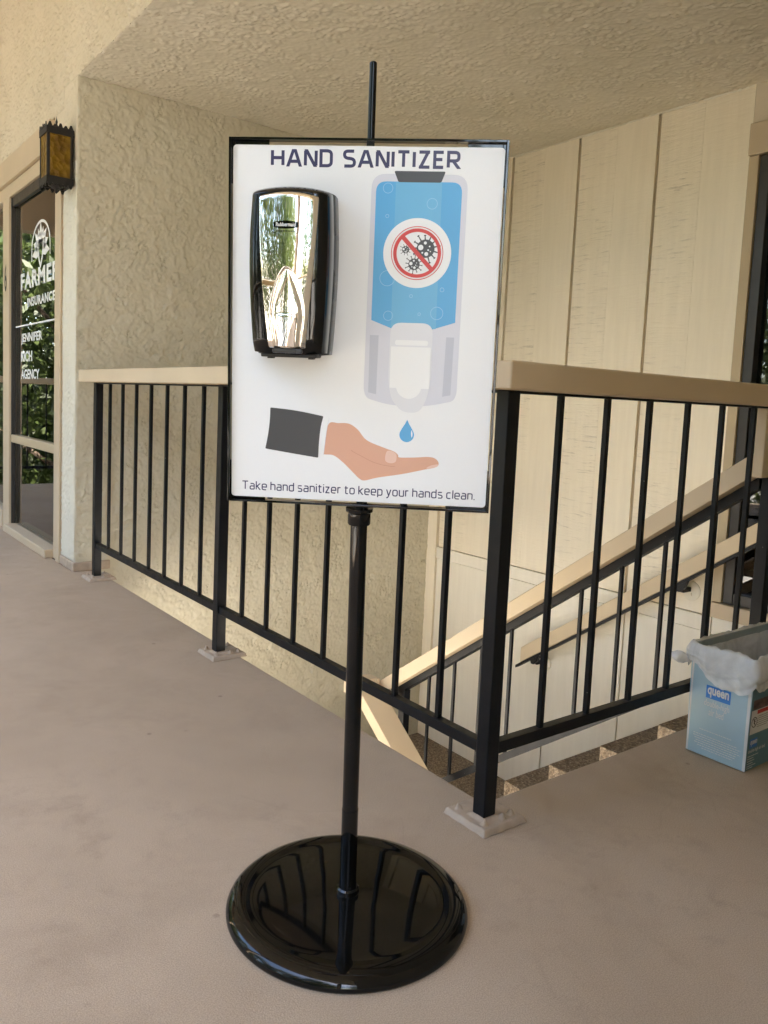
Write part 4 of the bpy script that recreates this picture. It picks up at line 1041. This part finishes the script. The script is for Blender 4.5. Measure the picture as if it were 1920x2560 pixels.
ff = empty('porch_fascia', (-3.0, 0, 3.4), 'long tan timber beam along the porch roof edge', 'beam'); bx('beam', M['porch'], ff, -3.02, -2.83, -9, 8.2, 3.42, 3.68, .006)

def crown_mesh(name, seed, nleaf, droop):
    rs = np.random.default_rng(seed)
    cl = []
    for k in range(38):
        z = rs.uniform(.25, 1.0); rad = (.50 * math.sin(math.pi * (z - .12) / 1.0) ** .7 + .06) * rs.uniform(.45, 1); a = rs.uniform(0, 2 * math.pi)
        cl.append((rad * math.cos(a), rad * math.sin(a), z, rs.uniform(.06, .15)))
    cl = np.array(cl); idx = rs.integers(0, len(cl), nleaf); c = cl[idx]
    p = c[:, :3] + rs.normal(0, 1, (nleaf, 3)) * c[:, 3:4] * np.array([.75, .75, .75 + droop])
    p[:, 2] = np.clip(p[:, 2], .12, 1.08)
    sz = rs.uniform(.007, .015, nleaf)[:, None]
    u = rs.normal(0, 1, (nleaf, 3)); u[:, 2] -= droop * 1.5; u /= np.linalg.norm(u, axis=1)[:, None]
    q = rs.normal(0, 1, (nleaf, 3)); v = np.cross(u, q); v /= np.linalg.norm(v, axis=1)[:, None]
    vs = np.stack([p - u * sz * 1.5, p + v * sz * .55, p + u * sz * 1.5, p - v * sz * .55], 1).reshape(-1, 3)
    me = bpy.data.meshes.new(name); me.from_pydata(vs.tolist(), [], (np.arange(nleaf * 4).reshape(-1, 4)).tolist()); me.update()
    return me, cl
CR_ = [crown_mesh('crown', 1, 15000, .9), crown_mesh('crown', 2, 16000, .3)]
for me, _ in CR_: me.materials.append(M['leaf1'])
CR2 = []
for me, cl in CR_:
    q = me.copy(); q.materials.clear(); q.materials.append(M['leaf2']); CR2.append((q, cl))
def tree(x, y, h, wd, kind, rot, label, light=False):
    t = empty('leafy_tree', (x, y, GZ), label, 'tree', 'trees beyond the walkway railing')
    me, cl = (CR2 if light else CR_)[kind]
    o = bpy.data.objects.new('crown', me); COL.objects.link(o); o.parent = t; o.scale = (wd, wd, h); o.rotation_euler = (0, 0, rot)
    m = MB(); m.tube((x, y, GZ), (x + .1, y, GZ + h * .5), .17, .11, 10); m.tube((x + .1, y, GZ + h * .5), (x, y + .1, GZ + h * .85), .11, .04, 8)
    for k in range(0, 14):
        cxy = Matrix.Rotation(rot, 3, 'Z') @ Vector((cl[k][0] * wd, cl[k][1] * wd, 0)); z0 = h * max(.2, cl[k][2] - .25)
        m.tube((x + .05, y, GZ + z0), (x + cxy.x, y + cxy.y, GZ + cl[k][2] * h), .05, .012, 6)
    m.build('trunk', M['bark'], t, smooth=True)
TR = [(-2.6, 10.8, 6.2, 5.5, 1, .7, 'low dense tree just beyond the end railing', False), (-5.6, 10.2, 7.4, 5.5, 1, 2.9, 'dense dark tree left of the end railing', False), (-3.4, 14.6, 8.2, 6.5, 1, 5.6, 'dense tree standing behind the low one', False), (-9.5, -6.5, 8.5, 5.0, 0, .3, 'drooping tree far back behind the viewer', True), (-7.6, -3.2, 9.5, 4.2, 0, 1.4, 'tall drooping tree behind the viewer', False), (-10.5, -.6, 9, 5.2, 1, 2.2, 'broad tree opposite the sign', True),  # first three trees added to darken the reflection behind the door lettering
      (-8.4, 3.6, 7.5, 5, 1, .9, 'round green tree opposite the pier', False), (-9.2, 8.5, 8, 6, 1, 3.3, 'broad green tree beyond the storefront', True), (-4.2, 12.5, 7.0, 6.5, 1, 4.1, 'bushy green tree past the far railing', False),
      (-7.5, 15.0, 9.0, 7, 1, 5.0, 'yellow green tree far past the end railing', True), (-1.0, 17.5, 7.5, 7, 1, 1.0, 'green tree far behind the building end', True), (-5.0, -12.0, 9, 6, 0, 2.6, 'drooping tree beyond the back end of the walkway', False), (-14.5, -11, 10, 7, 1, .5, 'large tree in the far back corner', False)]
for a in TR: tree(*a)
